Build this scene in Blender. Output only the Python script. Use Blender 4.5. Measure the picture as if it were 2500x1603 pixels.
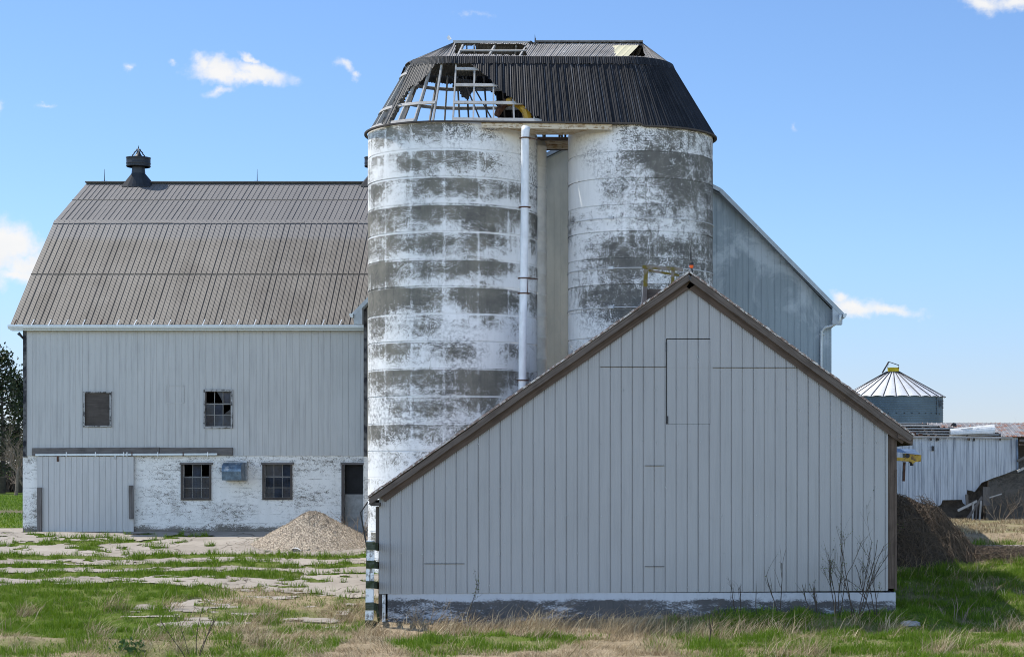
import bpy, math, random
import numpy as np
from mathutils import Vector, Matrix
random.seed(7)
rng = np.random.default_rng(7)
R = math.radians
for _o in list(bpy.data.objects):
    bpy.data.objects.remove(_o)
scene = bpy.context.scene
COL = scene.collection
# ------------------------------------------------------------------ camera
F, PX, HY, EYE = 4800.0, 1600.0, 1140.0, 2.45      # focal length, optical axis and horizon in photo pixels; eye height


def P(X, Y, d):
    return Vector(((X - PX) / F * d, d, EYE + (HY - Y) / F * d))


def wx(X, d):
    return (X - PX) / F * d


def wz(Y, d):
    return EYE + (HY - Y) / F * d


cam = bpy.data.cameras.new('camera')
cam.sensor_fit = 'HORIZONTAL'
cam.sensor_width = 36
cam.lens = F / 2500 * 36
cam.shift_x = (1250 - PX) / 2500
cam.shift_y = (HY - 801.5) / 2500
cam.clip_start = 0.5
cam.clip_end = 9000
cam_o = bpy.data.objects.new('camera', cam)
COL.objects.link(cam_o)
cam_o.location = (0, 0, EYE)
cam_o.rotation_euler = (R(90), 0, 0)
scene.camera = cam_o
# ------------------------------------------------------------------ light
SUNV = Vector((-0.66, 0.25, 1.0)).normalized()      # towards the sun: high, left, a little behind the barn
ELEV = math.asin(SUNV.z)
AZ = math.atan2(SUNV.x, SUNV.y)
sun = bpy.data.lights.new('sun', 'SUN')
sun.energy = 3.9
sun.angle = R(0.5)
sun.color = (1.0, 0.95, 0.87)
sun_o = bpy.data.objects.new('sun', sun)
COL.objects.link(sun_o)
sun_o.rotation_euler = (-SUNV).to_track_quat('-Z', 'Y').to_euler()
sun_o.location = (-60, 20, 90)
scene.view_settings.view_transform = 'Standard'
scene.view_settings.look = 'None'
scene.view_settings.exposure = 0.68
scene.view_settings.gamma = 1.0
SKY_STRENGTH = 0.15
scene.cycles.filter_width = 1.0


# ------------------------------------------------------------------ node helpers
class NT:
    def __init__(s, nt):
        s.nt = nt

    def n(s, t, ins=None, **props):
        nd = s.nt.nodes.new(t)
        for k, v in props.items():
            setattr(nd, k, v)
        for k, v in (ins or {}).items():
            s.put(nd.inputs[k], v)
        return nd

    def put(s, sock, v):
        if isinstance(v, bpy.types.NodeSocket):
            s.nt.links.new(v, sock)
        elif isinstance(v, (tuple, list)):
            if sock.type == 'RGBA' and len(v) == 3:
                v = (*v, 1)
            sock.default_value = v
        else:
            if sock.type == 'RGBA':
                v = (v, v, v, 1)
            sock.default_value = v

    def m(s, op, a, b=0.0, c=0.0, clamp=False):
        nd = s.n('ShaderNodeMath', operation=op, use_clamp=clamp)
        s.put(nd.inputs[0], a); s.put(nd.inputs[1], b); s.put(nd.inputs[2], c)
        return nd.outputs[0]

    def noise(s, vec, scale, detail=5, rough=0.55, dist=0.0):
        nd = s.n('ShaderNodeTexNoise', {'Vector': vec, 'Scale': scale, 'Detail': detail, 'Roughness': rough, 'Distortion': dist})
        return nd.outputs[0]

    def mr(s, v, a, b, c=0.0, d=1.0, smooth=False):
        nd = s.n('ShaderNodeMapRange', {0: v, 1: a, 2: b, 3: c, 4: d})
        if smooth:
            nd.interpolation_type = 'SMOOTHSTEP'
        return nd.outputs[0]

    def mix(s, f, a, b, mode='MIX'):
        nd = s.n('ShaderNodeMix', data_type='RGBA', blend_type=mode)
        s.put(nd.inputs[0], f); s.put(nd.inputs[6], a); s.put(nd.inputs[7], b)
        return nd.outputs[2]

    def map(s, vec, scale=(1, 1, 1), loc=(0, 0, 0), rot=(0, 0, 0)):
        nd = s.n('ShaderNodeMapping', {'Vector': vec, 'Scale': scale, 'Location': loc, 'Rotation': rot})
        return nd.outputs[0]

    def uv(s):
        return s.n('ShaderNodeUVMap').outputs[0]

    def pos(s):
        return s.n('ShaderNodeNewGeometry').outputs['Position']

    def sep(s, v):
        nd = s.n('ShaderNodeSeparateXYZ', {0: v})
        return nd.outputs[0], nd.outputs[1], nd.outputs[2]

    def attr(s, name):
        return s.n('ShaderNodeAttribute', attribute_name=name).outputs['Fac']

    def bump(s, h, strength=0.3, dist=0.02):
        return s.n('ShaderNodeBump', {'Height': h, 'Strength': strength, 'Distance': dist}).outputs[0]


def material(name, fn):
    m = bpy.data.materials.new(name)
    m.use_nodes = True
    m.node_tree.nodes.clear()
    t = NT(m.node_tree)
    out = t.n('ShaderNodeOutputMaterial')
    r = fn(t)
    if isinstance(r, dict):
        r = t.n('ShaderNodeBsdfPrincipled', r).outputs[0]
    t.nt.links.new(r, out.inputs[0])
    return m


# ------------------------------------------------------------------ sky
world = bpy.data.worlds.new('World')
scene.world = world
world.use_nodes = True
world.node_tree.nodes.clear()
w = NT(world.node_tree)
sky = w.n('ShaderNodeTexSky', sky_type='NISHITA')
sky.sun_disc = False
sky.sun_elevation = ELEV
sky.sun_rotation = AZ
sky.altitude = 200
sky.air_density = 1.0
sky.dust_density = 0.15
sky.ozone_density = 2.0
dirv = w.n('ShaderNodeTexCoord').outputs['Generated']
dx, dy, dz = w.sep(dirv)
front = w.m('GREATER_THAN', dy, 0.05)
yy = w.m('MAXIMUM', dy, 0.05)
cu, cv = w.m('DIVIDE', dx, yy), w.m('DIVIDE', dz, yy)
uvv = w.n('ShaderNodeCombineXYZ', {0: cu, 1: cv}).outputs[0]
wob = w.n('ShaderNodeTexNoise', {'Vector': uvv, 'Scale': 55.0, 'Detail': 5.0, 'Roughness': 0.6})
wobv = w.n('ShaderNodeVectorMath', {0: wob.outputs['Color'], 1: (0.5, 0.5, 0.5)}, operation='SUBTRACT').outputs[0]
wobv = w.n('ShaderNodeVectorMath', {0: wobv, 'Scale': 0.016}, operation='SCALE').outputs[0]
uvw = w.n('ShaderNodeVectorMath', {0: uvv, 1: wobv}, operation='ADD').outputs[0]
wu, wv, _ = w.sep(uvw)
# cumulus and wisps: (direction as photo X, Y; half width; half height; tilt; density)
CLOUDS = [(540, 172, 78, 34, 8, 1.15), (640, 178, 80, 26, 14, 1.15), (612, 138, 30, 12, 42, .9), (500, 150, 26, 22, 30, .8),
          (585, 185, 120, 20, 4, .9), (842, 172, 32, 14, 40, .72), (868, 196, 16, 12, 20, .7), (530, 222, 42, 14, -14, .66),
          (320, 165, 12, 14, 60, .5), (418, 152, 14, 10, -20, .48), (108, 260, 28, 10, -8, .5), (0, 250, 14, 14, 0, .5),
          (25, 598, 80, 52, 0, 1.3), (70, 650, 90, 45, -15, 1.0), (-30, 610, 120, 90, 0, 1.3), (40, 672, 80, 22, 0, 1.0),
          (2085, 752, 90, 26, 0, 1.0), (2170, 758, 90, 18, 4, .95), (2050, 730, 30, 18, 20, .9), (2030, 760, 60, 20, 0, .95),
          (2400, 6, 60, 30, 10, 1.0), (2480, 2, 60, 28, -10, .95), (1935, 312, 10, 16, 0, .42), (1150, 40, 40, 10, 5, .3)]
acc = None
for (X, Y, a, b, tilt, k) in CLOUDS:
    a, b = a * 1.12, b * 1.12
    du = w.m('SUBTRACT', wu, (X - PX) / F)
    dv = w.m('SUBTRACT', wv, (HY - Y) / F)
    c_, s_ = math.cos(R(-tilt)), math.sin(R(-tilt))
    p_ = w.m('ADD', w.m('MULTIPLY', du, c_ / (a / F)), w.m('MULTIPLY', dv, s_ / (a / F)))
    q_ = w.m('ADD', w.m('MULTIPLY', du, -s_ / (b / F)), w.m('MULTIPLY', dv, c_ / (b / F)))
    r2 = w.m('ADD', w.m('MULTIPLY', p_, p_), w.m('MULTIPLY', q_, q_))
    e = w.m('MULTIPLY', w.m('SUBTRACT', 1.12, w.m('SQRT', r2)), k)
    acc = e if acc is None else w.m('MAXIMUM', acc, e)
fb = w.noise(uvv, 105.0, 9, 0.62)
dens = w.m('ADD', acc, w.m('MULTIPLY', w.m('SUBTRACT', fb, 0.5), 1.25))
dens = w.m('MULTIPLY', w.mr(dens, 0.0, 0.98, 0, 1, True), front)
dens = w.m('MULTIPLY', dens, 0.97)
shade = w.mr(w.noise(w.map(uvv, (1, 1.6, 1), (0, 0.006, 0)), 60.0, 4, 0.5), 0.35, 0.65, 0.84, 1.0)
# deep clear blue low in the sky, dimmed overhead to deepen shadows on the ground
tint = w.mix(w.mr(dz, .26, .6, 0, 1, True), (.45, .54, .68), (.52, .5, .5))
tint = w.mix(w.mr(dz, .02, .12, 0, 1, True), (.405, .447, .63), tint)
tint = w.mix(w.m('MULTIPLY', w.mr(dy, -.05, -.5, 0, 1, True), w.mr(dz, .35, .65, 1, 0, True)), tint, (2.3, 2.22, 2.25))      # added fill: low sky behind the camera brightened for the shaded walls
skyc = w.mix(1.0, sky.outputs[0], tint, 'MULTIPLY')
bg = w.n('ShaderNodeBackground', {'Color': skyc, 'Strength': SKY_STRENGTH})
ccol = w.mix(shade, (0.62, 0.72, 0.86), (1.0, 0.99, 0.98))
bgc = w.n('ShaderNodeBackground', {'Color': ccol, 'Strength': 0.6})
mixs = w.n('ShaderNodeMixShader', {0: dens, 1: bg.outputs[0], 2: bgc.outputs[0]})
wo = w.n('ShaderNodeOutputWorld')
w.nt.links.new(mixs.outputs[0], wo.inputs[0])
world.cycles.sampling_method = 'AUTOMATIC'


# ------------------------------------------------------------------ mesh helpers
ROOT = {}


class MB:
    def __init__(s):
        s.v, s.f, s.uv, s.sm, s.at = [], [], [], [], []

    def face(s, pts, uv=None, smooth=False, at=0.0):
        i = len(s.v)
        s.v.extend(Vector(p) for p in pts)
        s.f.append(tuple(range(i, i + len(pts))))
        s.uv.append(uv); s.sm.append(smooth); s.at.append(at)

    def box(s, x0, x1, y0, y1, z0, z1):
        c = [(x, y, z) for z in (z0, z1) for y in (y0, y1) for x in (x0, x1)]
        for q in ((0, 2, 3, 1), (4, 5, 7, 6), (0, 1, 5, 4), (2, 6, 7, 3), (0, 4, 6, 2), (1, 3, 7, 5)):
            s.face([c[k] for k in q])

    def beam(s, p, q, wd, ht, up=(0, 0, 1), jit=0.0):
        p, q = Vector(p), Vector(q)
        a = (q - p)
        L = a.length
        a.normalize()
        u = Vector(up)
        sd = a.cross(u)
        if sd.length < 1e-4:
            sd = a.cross(Vector((0, 1, 0)))
        sd.normalize()
        u = sd.cross(a).normalized()
        o = random.random() * 50
        c = []
        for (e, t) in ((p, 0), (q, 1)):
            for (i, j) in ((-1, -1), (1, -1), (1, 1), (-1, 1)):
                c.append(e + sd * (i * wd / 2 + random.uniform(-jit, jit)) + u * (j * ht / 2 + random.uniform(-jit, jit)))
        w_ = (wd, ht, wd, ht)
        acc_ = 0
        for k in range(4):
            k2 = (k + 1) % 4
            s.face([c[k], c[4 + k], c[4 + k2], c[k2]][::-1], [(o, acc_), (o + L, acc_), (o + L, acc_ + w_[k]), (o, acc_ + w_[k])][::-1])
            acc_ += w_[k] + .3
        s.face([c[0], c[1], c[2], c[3]][::-1], [(o, 0), (o, wd), (o + .02, wd), (o + .02, 0)])
        s.face([c[4], c[5], c[6], c[7]], [(o, 0), (o, wd), (o + .02, wd), (o + .02, 0)])

    def tube(s, pts, r, n=6, cap=True, smooth=True):
        pts = [Vector(p) for p in pts]
        rs = r if isinstance(r, (list, tuple)) else [r] * len(pts)
        base = len(s.v)
        prev = None
        L = 0
        Ls = []
        for i, p in enumerate(pts):
            if i == 0:
                a = pts[1] - p
            elif i == len(pts) - 1:
                a = p - pts[i - 1]
            else:
                a = pts[i + 1] - pts[i - 1]
            if i:
                L += (p - pts[i - 1]).length
            Ls.append(L)
            a.normalize()
            if prev is None:
                sd = a.cross(Vector((0, 0, 1)) if abs(a.z) < .9 else Vector((0, 1, 0)))
            else:
                sd = prev - a * prev.dot(a)
            sd.normalize()
            prev = sd
            u = a.cross(sd)
            for k in range(n):
                t = 2 * math.pi * k / n
                s.v.append(p + (sd * math.cos(t) + u * math.sin(t)) * rs[i])
        for i in range(len(pts) - 1):
            for k in range(n):
                k2 = (k + 1) % n
                s.f.append((base + i * n + k, base + i * n + k2, base + (i + 1) * n + k2, base + (i + 1) * n + k))
                s.uv.append([(Ls[i], k * .1), (Ls[i], k * .1 + .1), (Ls[i + 1], k * .1 + .1), (Ls[i + 1], k * .1)])
                s.sm.append(smooth); s.at.append(0.0)
        if cap:
            for b, rev in ((base, True), (base + (len(pts) - 1) * n, False)):
                t = tuple(range(b, b + n))
                s.f.append(t[::-1] if rev else t)
                s.uv.append(None); s.sm.append(False); s.at.append(0.0)

    def lathe(s, cx, cy, prof, n=32, smooth=True, a0=0.0, a1=2 * math.pi):
        base = len(s.v)
        closed = abs(a1 - a0 - 2 * math.pi) < 1e-6
        m = n if closed else n + 1
        for (r, z) in prof:
            for k in range(m):
                t = a0 + (a1 - a0) * k / n
                s.v.append(Vector((cx + r * math.cos(t), cy + r * math.sin(t), z)))
        for i in range(len(prof) - 1):
            for k in range(n):
                k2 = (k + 1) % m
                r_ = max(prof[i][0], prof[i + 1][0])
                u0, u1 = (a0 + (a1 - a0) * k / n) * r_, (a0 + (a1 - a0) * (k + 1) / n) * r_
                s.f.append((base + i * m + k, base + i * m + k2, base + (i + 1) * m + k2, base + (i + 1) * m + k))
                s.uv.append([(u0, prof[i][1]), (u1, prof[i][1]), (u1, prof[i + 1][1]), (u0, prof[i + 1][1])])
                s.sm.append(smooth); s.at.append(0.0)

    def prism(s, poly, d0, d1):
        """poly: world (x, z) outline facing the camera, extruded from depth d0 to d1"""
        s.face([(x, d0, z) for x, z in poly])
        s.face([(x, d1, z) for x, z in poly][::-1])
        n = len(poly)
        for k in range(n):
            (xa, za), (xb, zb) = poly[k], poly[(k + 1) % n]
            s.face([(xa, d0, za), (xa, d1, za), (xb, d1, zb), (xb, d0, zb)])

    def build(s, name, mat, parent=None, attr=None, loc=None):
        if parent is not None:
            L = ROOT[parent]
        elif loc is not None:
            L = Vector(loc)
        else:
            a = np.array([tuple(v) for v in s.v])
            L = Vector(((a[:, 0].min() + a[:, 0].max()) / 2, (a[:, 1].min() + a[:, 1].max()) / 2, a[:, 2].min()))
        me = bpy.data.meshes.new(name)
        me.from_pydata([tuple(v - L) for v in s.v], [], s.f)
        ul = me.uv_layers.new(name='UVMap')
        flat = []
        for fi, f in enumerate(s.f):
            u = s.uv[fi]
            if u is None:
                a, b, c = s.v[f[0]], s.v[f[1]], s.v[f[2]]
                nr = (b - a).cross(c - a)
                ax = max(range(3), key=lambda k: abs(nr[k]))
                for k in f:
                    p = s.v[k]
                    flat.extend((p.x, p.y) if ax == 2 else ((p.x, p.z) if ax == 1 else (p.y, p.z)))
            else:
                for t in u:
                    flat.extend(t)
        ul.data.foreach_set('uv', flat)
        me.polygons.foreach_set('use_smooth', s.sm)
        if attr:
            at = me.attributes.new(attr, 'FLOAT', 'FACE')
            at.data.foreach_set('value', s.at)
        me.materials.append(mat)
        me.update()
        o = bpy.data.objects.new(name, me)
        COL.objects.link(o)
        if parent is not None:
            o.parent = parent
        else:
            o.location = L
        ROOT[o] = L
        return o


def thing(name, label, cat, loc, group=None):
    o = bpy.data.objects.new(name, None)
    o.empty_display_size = 0.3
    COL.objects.link(o)
    o.location = loc
    ROOT[o] = Vector(loc)
    return tag(o, label, cat, group)


def tag(o, label=None, cat=None, group=None, kind=None):
    if label: o['label'] = label
    if cat: o['category'] = cat
    if group: o['group'] = group
    if kind: o['kind'] = kind
    return o


def dup(root, loc, label):
    r = root.copy(); COL.objects.link(r); r.location = loc; r['label'] = label
    for ch in list(root.children):
        c = ch.copy(); COL.objects.link(c); c.parent = r
        for g in list(ch.children):
            e = g.copy(); COL.objects.link(e); e.parent = c
    return r


def ribs(s0, s1, pitch, wd, h, edge=0.3, jit=0.0, start=None):
    """profile of a ribbed sheet: list of (s, n)"""
    out = [(s0, 0.0)]
    k = s0 + pitch if start is None else start
    while k < s1 - wd:
        c = k + random.uniform(-jit, jit)
        hh = h * random.uniform(.75, 1.25)
        out += [(c - wd / 2, 0.0), (c - wd / 2 + wd * edge, hh), (c + wd / 2 - wd * edge, hh), (c + wd / 2, 0.0)]
        k += pitch
    out.append((s1, 0.0))
    return out


def sheet(mb, prof, bot, top, mp, holes=()):
    """ribbed sheet; bot/top are functions of s; mp maps (s, t, n) to the world; holes: (s0, s1, t0, t1)"""
    cuts = set()
    for h in holes:
        cuts.update((h[0], h[1]))
    pr = list(prof)
    for c in cuts:
        for i in range(len(pr) - 1):
            if pr[i][0] < c < pr[i + 1][0]:
                f = (c - pr[i][0]) / (pr[i + 1][0] - pr[i][0])
                pr.insert(i + 1, (c, pr[i][1] + f * (pr[i + 1][1] - pr[i][1])))
                break
    for (sa, na), (sb, nb) in zip(pr[:-1], pr[1:]):
        if sb - sa < 1e-6:
            continue
        sm = (sa + sb) / 2
        segs = [(bot(sa), top(sa), bot(sb), top(sb))]
        for (h0, h1, t0, t1) in holes:
            if h0 - 1e-6 < sm < h1 + 1e-6:
                new = []
                for (a0, a1, b0, b1) in segs:
                    if t0 > min(a0, b0) and t0 < max(a1, b1) + 1:
                        new.append((a0, min(t0, a1), b0, min(t0, b1)))
                    if t1 < max(a1, b1):
                        new.append((max(t1, a0), a1, max(t1, b0), b1))
                segs = new
        for (a0, a1, b0, b1) in segs:
            if a1 - a0 < 1e-5 and b1 - b0 < 1e-5:
                continue
            mb.face([mp(sa, a0, na), mp(sb, b0, nb), mp(sb, b1, nb), mp(sa, a1, na)], [(sa, a0), (sb, b0), (sb, b1), (sa, a1)])


def lin(pts):
    xs = [p[0] for p in pts]; ys = [p[1] for p in pts]
    return lambda s: float(np.interp(s, xs, ys))


def inpoly(x, y, poly):
    c = False
    n = len(poly)
    j = n - 1
    for i in range(n):
        xi, yi = poly[i]; xj, yj = poly[j]
        if (yi > y) != (yj > y) and x < (xj - xi) * (y - yi) / (yj - yi) + xi:
            c = not c
        j = i
    return c


def vnoise(x, y, seed=0):
    xi = np.floor(x).astype(np.int64); yi = np.floor(y).astype(np.int64)
    fx = x - xi; fy = y - yi
    fx = fx * fx * (3 - 2 * fx); fy = fy * fy * (3 - 2 * fy)

    def h(a, b):
        t = (a * 374761393 + b * 668265263 + seed * 974711) & 0xffffffff
        t = ((t ^ (t >> 13)) * 1274126177) & 0xffffffff
        t = t ^ (t >> 16)
        return (t & 0xffffff) / float(0xffffff)
    return (h(xi, yi) * (1 - fx) + h(xi + 1, yi) * fx) * (1 - fy) + (h(xi, yi + 1) * (1 - fx) + h(xi + 1, yi + 1) * fx) * fy


def fbm(x, y, seed=0, oct=4):
    x = np.asarray(x, float); y = np.asarray(y, float)
    r = 0; a = .5; t = 0
    for k in range(oct):
        r = r + a * vnoise(x * 2 ** k + 13.7 * k, y * 2 ** k + 7.1 * k, seed + k); t += a; a *= .5
    return r / t


def sstep(a, b, x):
    t = np.clip((x - a) / (b - a), 0, 1)
    return t * t * (3 - 2 * t)


# ------------------------------------------------------------------ materials
def mk_metal_paint(col, stain, rough=0.45, minor=0.0, streak=0.3, blot=0.25, spec=0.4, chalk=None):
    def fn(t):
        u = t.uv()
        big = t.noise(u, 0.35, 4, 0.6)
        st = t.noise(t.map(u, (7, 0.35, 1)), 1.0, 5, 0.65)
        sp = t.noise(u, 5.0, 6, 0.7)
        c = t.mix(t.mr(st, 0.47, 0.68, 0, streak), col, stain)
        c = t.mix(t.mr(big, 0.42, 0.68, 0, blot), c, [x * .72 for x in col])
        c = t.mix(t.mr(sp, 0.66, 0.74, 0, 0.5), c, stain)
        if chalk:
            ch = t.noise(t.map(u, (1, 0.8, 1), (5, 2, 0)), 0.55, 6, 0.65, 0.6)
            c = t.mix(t.mr(ch, 0.5, 0.62, 0, 0.8), c, chalk)
        d = {'Base Color': c, 'Roughness': rough, 'Specular IOR Level': spec}
        h = t.noise(u, 2.2, 2, 0.5)
        if minor:
            su, sv, _ = t.sep(u)
            wv_ = t.m('SINE', t.m('MULTIPLY', su, 2 * math.pi / minor))
            h = t.m('ADD', t.m('MULTIPLY', h, 0.6), t.m('MULTIPLY', wv_, 0.5))
        d['Normal'] = t.bump(h, 0.35, 0.012)
        return d
    return fn


M = {}
M['barn_siding'] = material('barn_siding', mk_metal_paint((.39, .387, .38), (.22, .22, .22), 0.5, 0.0, .45, .28))
M['door_siding'] = material('door_siding', mk_metal_paint((.41, .405, .4), (.24, .24, .24), 0.5, 0.0, .4, .25))
M['shed_siding'] = material('shed_siding', mk_metal_paint((.285, .282, .287), (.185, .185, .19), 0.5, 0.052, .3, .22))
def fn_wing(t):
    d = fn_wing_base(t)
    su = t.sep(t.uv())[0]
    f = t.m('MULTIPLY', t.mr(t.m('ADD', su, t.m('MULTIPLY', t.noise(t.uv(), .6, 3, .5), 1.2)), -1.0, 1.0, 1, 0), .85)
    d['Base Color'] = t.mix(f, d['Base Color'], t.mix(t.mr(t.noise(t.map(t.uv(), (2, .7, 1)), .8, 5, .6), .4, .7), (.62, .59, .5), (.45, .44, .38)))  # beige left part paints in light bounced between the silos
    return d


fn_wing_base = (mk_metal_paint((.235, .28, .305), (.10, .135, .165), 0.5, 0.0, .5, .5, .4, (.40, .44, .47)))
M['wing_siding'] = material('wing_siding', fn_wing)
M['white_trim'] = material('white_trim', mk_metal_paint((.55, .59, .60), (.35, .38, .4), 0.45))
M['shack_siding'] = material('shack_siding', mk_metal_paint((.42, .45, .5), (.12, .14, .18), 0.5, 0.07, .9, .5))


def fn_roof(t):
    u = t.uv()
    su, sv, _ = t.sep(u)
    pan = t.n('ShaderNodeTexWhiteNoise', {'W': t.m('FLOOR', t.m('DIVIDE', su, 0.64))}, noise_dimensions='1D').outputs[0]
    big = t.noise(u, 0.5, 5, 0.6)
    st = t.noise(t.map(u, (6, .5, 1)), 1.0, 5, 0.6)
    c = t.mix(t.mr(big, .35, .65), (.078, .069, .060), (.135, .123, .110))
    c = t.mix(t.mr(st, .46, .75, 0, .7), c, (.115, .10, .09))
    c = t.mix(t.m('MULTIPLY', pan, .35), c, (.19, .172, .15))
    up = t.mr(sv, 5.6, 6.0)
    c = t.mix(t.m('MULTIPLY', up, .75), c, (.14, .137, .14))
    sp = t.noise(t.map(u, (1, 1, 1), (3, 9, 0)), 1.1, 8, .72)
    c = t.mix(t.m('MULTIPLY', t.mr(sp, .72, .74), t.mr(sv, 1.2, .2)), c, (.5, .36, .32))
    fine = t.m('SINE', t.m('MULTIPLY', su, 2 * math.pi / .05))
    return {'Base Color': c, 'Roughness': .62, 'Specular IOR Level': .3, 'Normal': t.bump(t.m('ADD', t.m('MULTIPLY', fine, .4), big), .4, .012)}


M['barn_roof'] = material('barn_roof', fn_roof)


def fn_black_roof(t):
    u = t.uv()
    su, sv, _ = t.sep(u)
    n1 = t.noise(u, 1.6, 6, .65)
    n2 = t.noise(u, 3.2, 8, .75)
    st = t.noise(t.map(u, (9, .4, 1)), 1.0, 5, .6)
    c = t.mix(t.mr(n1, .35, .7), (.007, .008, .011), (.017, .018, .023))
    c = t.mix(t.mr(st, .52, .8, 0, .45), c, (.04, .038, .04))
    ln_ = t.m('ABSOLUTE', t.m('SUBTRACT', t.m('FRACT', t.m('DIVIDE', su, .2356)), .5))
    c = t.mix(t.m('MULTIPLY', t.mr(ln_, .455, .475), t.mr(t.noise(t.map(u, (4, .6, 1)), 1.0, 4, .6), .4, .6)), c, (.16, .16, .175))  # light reflected along each seam, painted in as a pale stripe
    c = t.mix(t.m('MULTIPLY', t.mr(su, 8.0, 9.6, 1, 0), .8), c, (.10, .096, .092))  # left end greyer: faded sheet with its sunlight painted in
    bare = t.m('MULTIPLY', t.mr(n2, .67, .70), 1.0)
    c = t.mix(bare, c, (.30, .30, .31))
    fine = t.m('SINE', t.m('MULTIPLY', su, 2 * math.pi / .078))
    return {'Base Color': c, 'Roughness': .5, 'Specular IOR Level': .22, 'Normal': t.bump(fine, .7, .02)}


def fn_grey_roof(t):
    u = t.uv()
    su, sv, _ = t.sep(u)
    n1 = t.noise(u, .9, 6, .65)
    n2 = t.noise(u, 2.6, 8, .75)
    st = t.noise(t.map(u, (8, .5, 1)), 1.0, 5, .6)
    c = t.mix(t.mr(n1, .35, .7), (.14, .13, .125), (.27, .26, .255))
    c = t.mix(t.mr(st, .5, .75, 0, .6), c, (.05, .045, .045))
    c = t.mix(t.mr(n2, .6, .66, 0, .8), c, (.42, .42, .43))
    fine = t.m('SINE', t.m('MULTIPLY', su, 2 * math.pi / .078))
    return {'Base Color': c, 'Roughness': .55, 'Specular IOR Level': .35, 'Normal': t.bump(fine, .7, .02)}


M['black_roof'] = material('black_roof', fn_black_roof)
M['grey_roof'] = material('grey_roof', fn_grey_roof)
M['skylight'] = material('skylight', lambda t: {'Base Color': t.mix(t.noise(t.map(t.uv(), (3, .6, 1)), 2, 5, .6), (.62, .58, .42), (.42, .38, .24)), 'Roughness': .5})


def mk_wood(a, b, grain=1.0, moss=None, paint=None):
    def fn(t):
        u = t.uv()
        g = t.noise(t.map(u, (1.2, 26 * grain, 1)), 1.0, 6, .65, .4)
        bl = t.noise(u, 2.0, 5, .6)
        c = t.mix(t.mr(g, .3, .7), a, b)
        c = t.mix(t.mr(bl, .5, .75, 0, .5), c, [x * .45 for x in a])
        if moss:
            c = t.mix(t.mr(t.noise(u, 3.5, 6, .65), .42, .55), c, moss)
        if paint:
            c = t.mix(t.mr(t.m('ADD', t.m('MULTIPLY', g, .4), t.m('MULTIPLY', t.noise(u, 5, 6, .7), .6)), .44, .5), c, paint)
        return {'Base Color': c, 'Roughness': .85, 'Specular IOR Level': .2, 'Normal': t.bump(g, .5, .01)}
    return fn


M['grey_wood'] = material('grey_wood', mk_wood((.075, .067, .063), (.155, .142, .137)))
M['brown_wood'] = material('brown_wood', mk_wood((.06, .043, .034), (.125, .092, .074)))
M['barge_wood'] = material('barge_wood', mk_wood((.06, .045, .037), (.14, .115, .1)))
M['pale_wood'] = material('pale_wood', mk_wood((.26, .25, .24), (.42, .41, .4)))
M['mossy_wood'] = material('mossy_wood', mk_wood((.13, .11, .1), (.22, .2, .19), 1, (.11, .09, .018)))
M['green_wood'] = material('green_wood', mk_wood((.035, .045, .03), (.09, .1, .08), 1, (.025, .035, .012)))
M['sash'] = material('sash', mk_wood((.15, .145, .14), (.3, .29, .28)))
M['window_frame'] = material('window_frame', mk_wood((.03, .028, .03), (.06, .055, .055), 1, None, (.3, .3, .3)))
M['white_wood'] = material('white_wood', mk_wood((.12, .11, .1), (.25, .24, .23), 1, None, (.66, .67, .68)))
M['soffit_wood'] = material('soffit_wood', mk_wood((.2, .13, .07), (.38, .27, .16), 1, None, (.5, .43, .33)))
M['tar'] = material('tar', mk_wood((.012, .013, .018), (.03, .03, .036), 1, (.1, .1, .1)))


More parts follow.
